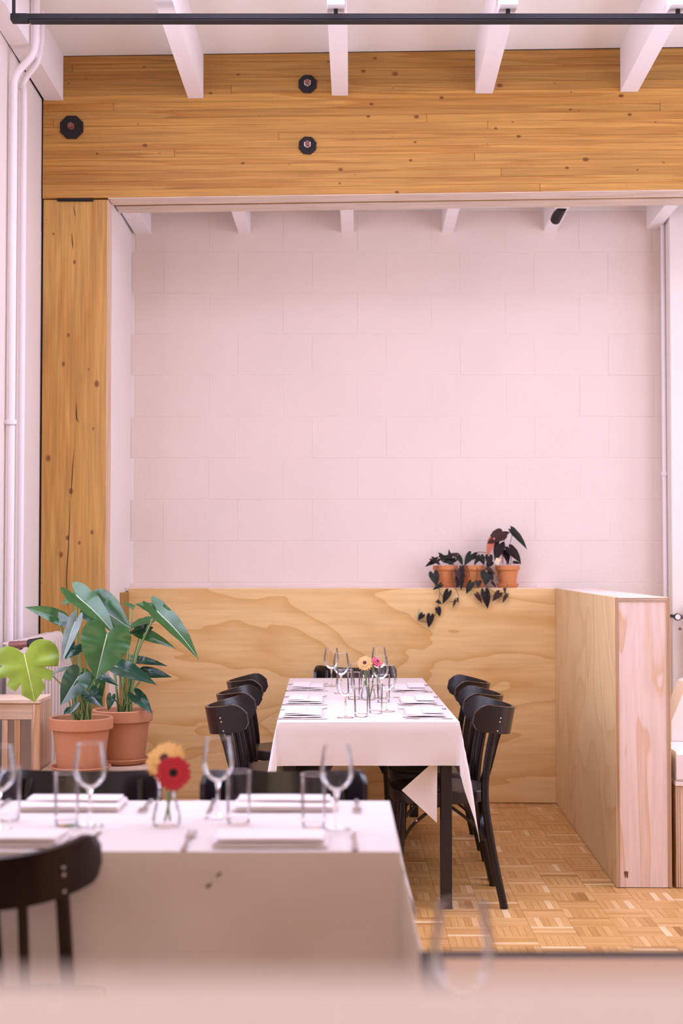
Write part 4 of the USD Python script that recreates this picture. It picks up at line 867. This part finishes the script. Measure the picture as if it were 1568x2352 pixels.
for k in range(5):
    a = rng.uniform(-1, 1); stalk(m1, [(r1[0] + a * 0.04, r1[1] + rng.uniform(-0.04, 0.04), r1[2] - 0.01), (r1[0] + a * 0.06, r1[1], r1[2] + 0.1), (r1[0] + a * 0.09, r1[1] + 0.02, r1[2] + rng.uniform(0.14, 0.22))], 0.005)

# three small pots on the ledge
LZ, YL = 1.2585, 8.45
shelf = [(1022, "left", "dark trailing plant in the leftmost small pot on the ledge"), (1086, "middle", "dark trailing plant in the middle small pot on the ledge"), (1165, "right", "upright dark leaved plant with a red bract in the rightmost small pot")]
ctr = {}
plants = {}
for px, key, lab in shelf:
    x = at(px, 1320, YL)[0]; ctr[key] = x
    saucer(f"small terracotta saucer under the {key} pot on the ledge", 0.135, (x, YL, LZ), "terracotta_orange")
    t = thing("small_potted_plant", lab, "potted plant", group=None); plants[key] = t
    pot(t, 0.146, 0.098, 0.122, LZ + 0.009, "terracotta_orange", (x, YL))
def small(plant, rows, vine=None):
    for (a, b, ya, yb, wr, roll, m) in rows:
        lf, rb = leaf(at(*a, ya), at(*b, yb), wr, roll, 0.3, 0.2); obj("leaf", lf, m, plant, smooth=60)
    for pts in vine or []:
        P = [at(x, y, Y) for x, y, Y in pts]; obj("vine", tube(curve(P, 26), 0.0017, 6), "stalk_dark", plant, smooth=50)
D, Gk, Bz = "leaf_purple", "leaf_blackgreen", "leaf_bronze"
small(plants["left"], [
    ((1002, 1287), (976, 1300), 8.40, 8.36, 0.42, 0, D), ((993, 1285), (1012, 1297), 8.38, 8.35, 0.5, 10, D), ((1015, 1280), (1007, 1268), 8.44, 8.44, 0.75, 0, D), ((1034, 1290), (1031, 1261), 8.45, 8.45, 0.42, 0, D),
    ((1013, 1282), (1040, 1280), 8.42, 8.38, 0.45, 10, Gk), ((1020, 1288), (1044, 1296), 8.4, 8.38, 0.5, 0, Gk), ((1052, 1279), (1063, 1298), 8.4, 8.36, 0.5, 0, Gk), ((1045, 1285), (1033, 1296), 8.42, 8.4, 0.6, 0, D), ((1048, 1275), (1022, 1275), 8.46, 8.44, 0.4, 0, Bz),
    ((995, 1318), (1003, 1345), 8.36, 8.34, 0.85, 0, Gk), ((1012, 1344), (993, 1354), 8.35, 8.335, 0.5, 0, Gk), ((1029, 1360), (1016, 1387), 8.35, 8.335, 0.55, 0, D), ((1004, 1381), (1014, 1387), 8.35, 8.34, 0.8, 0, Gk), ((1005, 1398), (1010, 1416), 8.35, 8.34, 0.75, 0, D), ((988, 1415), (984, 1442), 8.35, 8.335, 0.62, 0, D), ((970, 1412), (960, 1424), 8.35, 8.34, 0.8, 0, D), ((960, 1420), (963, 1394), 8.35, 8.35, 0.12, 0, "stalk_green"),
    ((1045, 1380), (1040, 1395), 8.35, 8.34, 0.4, 0, Bz), ((1050, 1375), (1053, 1385), 8.35, 8.34, 0.4, 0, Bz)],
    [[(1006, 1296, 8.39), (1003, 1306, 8.37), (998, 1316, 8.36), (1003, 1340, 8.352), (1009, 1355, 8.352), (1008, 1375, 8.352), (1004, 1400, 8.352), (995, 1418, 8.352), (985, 1429, 8.352), (958, 1425, 8.352)], [(1010, 1362, 8.352), (1018, 1371, 8.352), (1026, 1366, 8.352)], [(1035, 1296, 8.4), (1040, 1340, 8.36), (1050, 1360, 8.352), (1053, 1375, 8.352), (1045, 1383, 8.352), (1032, 1381, 8.352)], [(1046, 1372, 8.352), (1044, 1385, 8.352), (1040, 1396, 8.352)]])
small(plants["middle"], [
    ((1081, 1275), (1066, 1298), 8.41, 8.36, 0.55, 0, Gk), ((1075, 1282), (1097, 1279), 8.43, 8.42, 0.6, 10, D), ((1093, 1276), (1070, 1288), 8.42, 8.38, 0.5, 0, D), ((1103, 1279), (1112, 1297), 8.4, 8.37, 0.75, 0, Gk), ((1100, 1280), (1088, 1297), 8.4, 8.37, 0.5, 0, Gk), ((1122, 1279), (1124, 1300), 8.38, 8.35, 0.75, 0, D), ((1126, 1292), (1117, 1304), 8.38, 8.36, 0.9, 0, D),
    ((1060, 1304), (1063, 1326), 8.37, 8.35, 0.5, 0, D), ((1050, 1312), (1056, 1335), 8.36, 8.34, 0.6, 0, Bz), ((1057, 1322), (1049, 1350), 8.36, 8.335, 0.7, 0, D), ((1060, 1332), (1059, 1356), 8.355, 8.335, 0.4, 0, D), ((1082, 1340), (1070, 1364), 8.35, 8.335, 0.6, 0, Gk), ((1098, 1336), (1098, 1350), 8.35, 8.34, 1.0, 0, Gk), ((1117, 1316), (1115, 1344), 8.36, 8.335, 0.95, 0, Gk), ((1119, 1306), (1138, 1319), 8.36, 8.345, 0.5, 0, Bz), ((1128, 1322), (1131, 1335), 8.36, 8.345, 0.6, 0, D),
    ((1113, 1360), (1121, 1398), 8.35, 8.335, 0.55, 0, D), ((1094, 1366), (1107, 1384), 8.35, 8.335, 0.55, 0, Bz), ((1146, 1363), (1131, 1380), 8.35, 8.335, 0.7, 0, Bz), ((1163, 1367), (1153, 1385), 8.35, 8.335, 0.4, 0, Bz), ((1158, 1352), (1160, 1364), 8.35, 8.34, 0.5, 0, Bz), ((1130, 1338), (1140, 1350), 8.35, 8.34, 0.4, 0, D)],
    [[(1092, 1296, 8.39), (1096, 1310, 8.37), (1094, 1328, 8.355)], [(1112, 1340, 8.352), (1116, 1350, 8.352), (1113, 1361, 8.352), (1098, 1370, 8.352)], [(1118, 1345, 8.352), (1128, 1356, 8.352), (1138, 1361, 8.352), (1156, 1362, 8.352), (1163, 1350, 8.352), (1165, 1340, 8.352)], [(1122, 1372, 8.352), (1132, 1370, 8.352), (1146, 1366, 8.352)], [(1120, 1300, 8.37), (1122, 1320, 8.36), (1116, 1338, 8.352)], [(1068, 1297, 8.4), (1076, 1310, 8.36), (1078, 1325, 8.355)], [(1110, 1290, 8.4), (1098, 1270, 8.42), (1102, 1268, 8.42), (1116, 1270, 8.42)]])
small(plants["right"], [
    ((1150, 1228), (1120, 1246), 8.42, 8.38, 0.85, 0, Bz), ((1154, 1228), (1171, 1221), 8.43, 8.44, 0.75, 0, Bz), ((1177, 1222), (1172, 1206), 8.44, 8.44, 0.45, 0, Gk), ((1178, 1222), (1212, 1259), 8.42, 8.38, 0.36, 0, Gk), ((1170, 1262), (1198, 1292), 8.40, 8.36, 0.62, -5, D),
    ((1147, 1252), (1137, 1290), 8.41, 8.39, 0.62, 0, D), ((1160, 1264), (1168, 1296), 8.41, 8.40, 0.60, 0, D), ((1148, 1250), (1154, 1258), 8.43, 8.43, 0.9, 0, D), ((1180, 1292), (1196, 1294), 8.40, 8.38, 0.5, 0, Bz), ((1180, 1264), (1176, 1274), 8.42, 8.41, 0.5, 0, D)], 
    [[(1164, 1298, 8.44), (1161, 1265, 8.44), (1155, 1229, 8.42)], [(1168, 1298, 8.45), (1170, 1255, 8.44), (1177, 1222, 8.43)], [(1172, 1298, 8.44), (1174, 1275, 8.42), (1174, 1263, 8.4)], [(1155, 1298, 8.43), (1140, 1330, 8.36), (1152, 1332, 8.355)]])
lf, rb = leaf(at(1128, 1243, 8.4), at(1118, 1280, 8.37), 0.42, 0, 0.3, 0.2); obj("bract", lf, "spathe_red", plants["right"], smooth=60, label="reddish orange bract")
obj("bract_stalk", tube(curve([at(1155, 1296, 8.43), at(1152, 1272, 8.42), at(1143, 1259, 8.41), at(1131, 1258, 8.40)], 18), 0.0022, 8), "stalk_pale", plants["right"], smooth=50)
obj("flower_spike", tube([at(1154, 1294, 8.41), at(1154, 1262, 8.40)], [0.004, 0.003], 8), "spathe_red", plants["right"], smooth=50)
c = at(1142, 1289, 8.37); obj("plant_label", roty(box(-0.014, 0.014, -0.0008, 0.0008, -0.018, 0.018), 20).apply_translation(c), "label_card", plants["right"], label="small cream card tag")
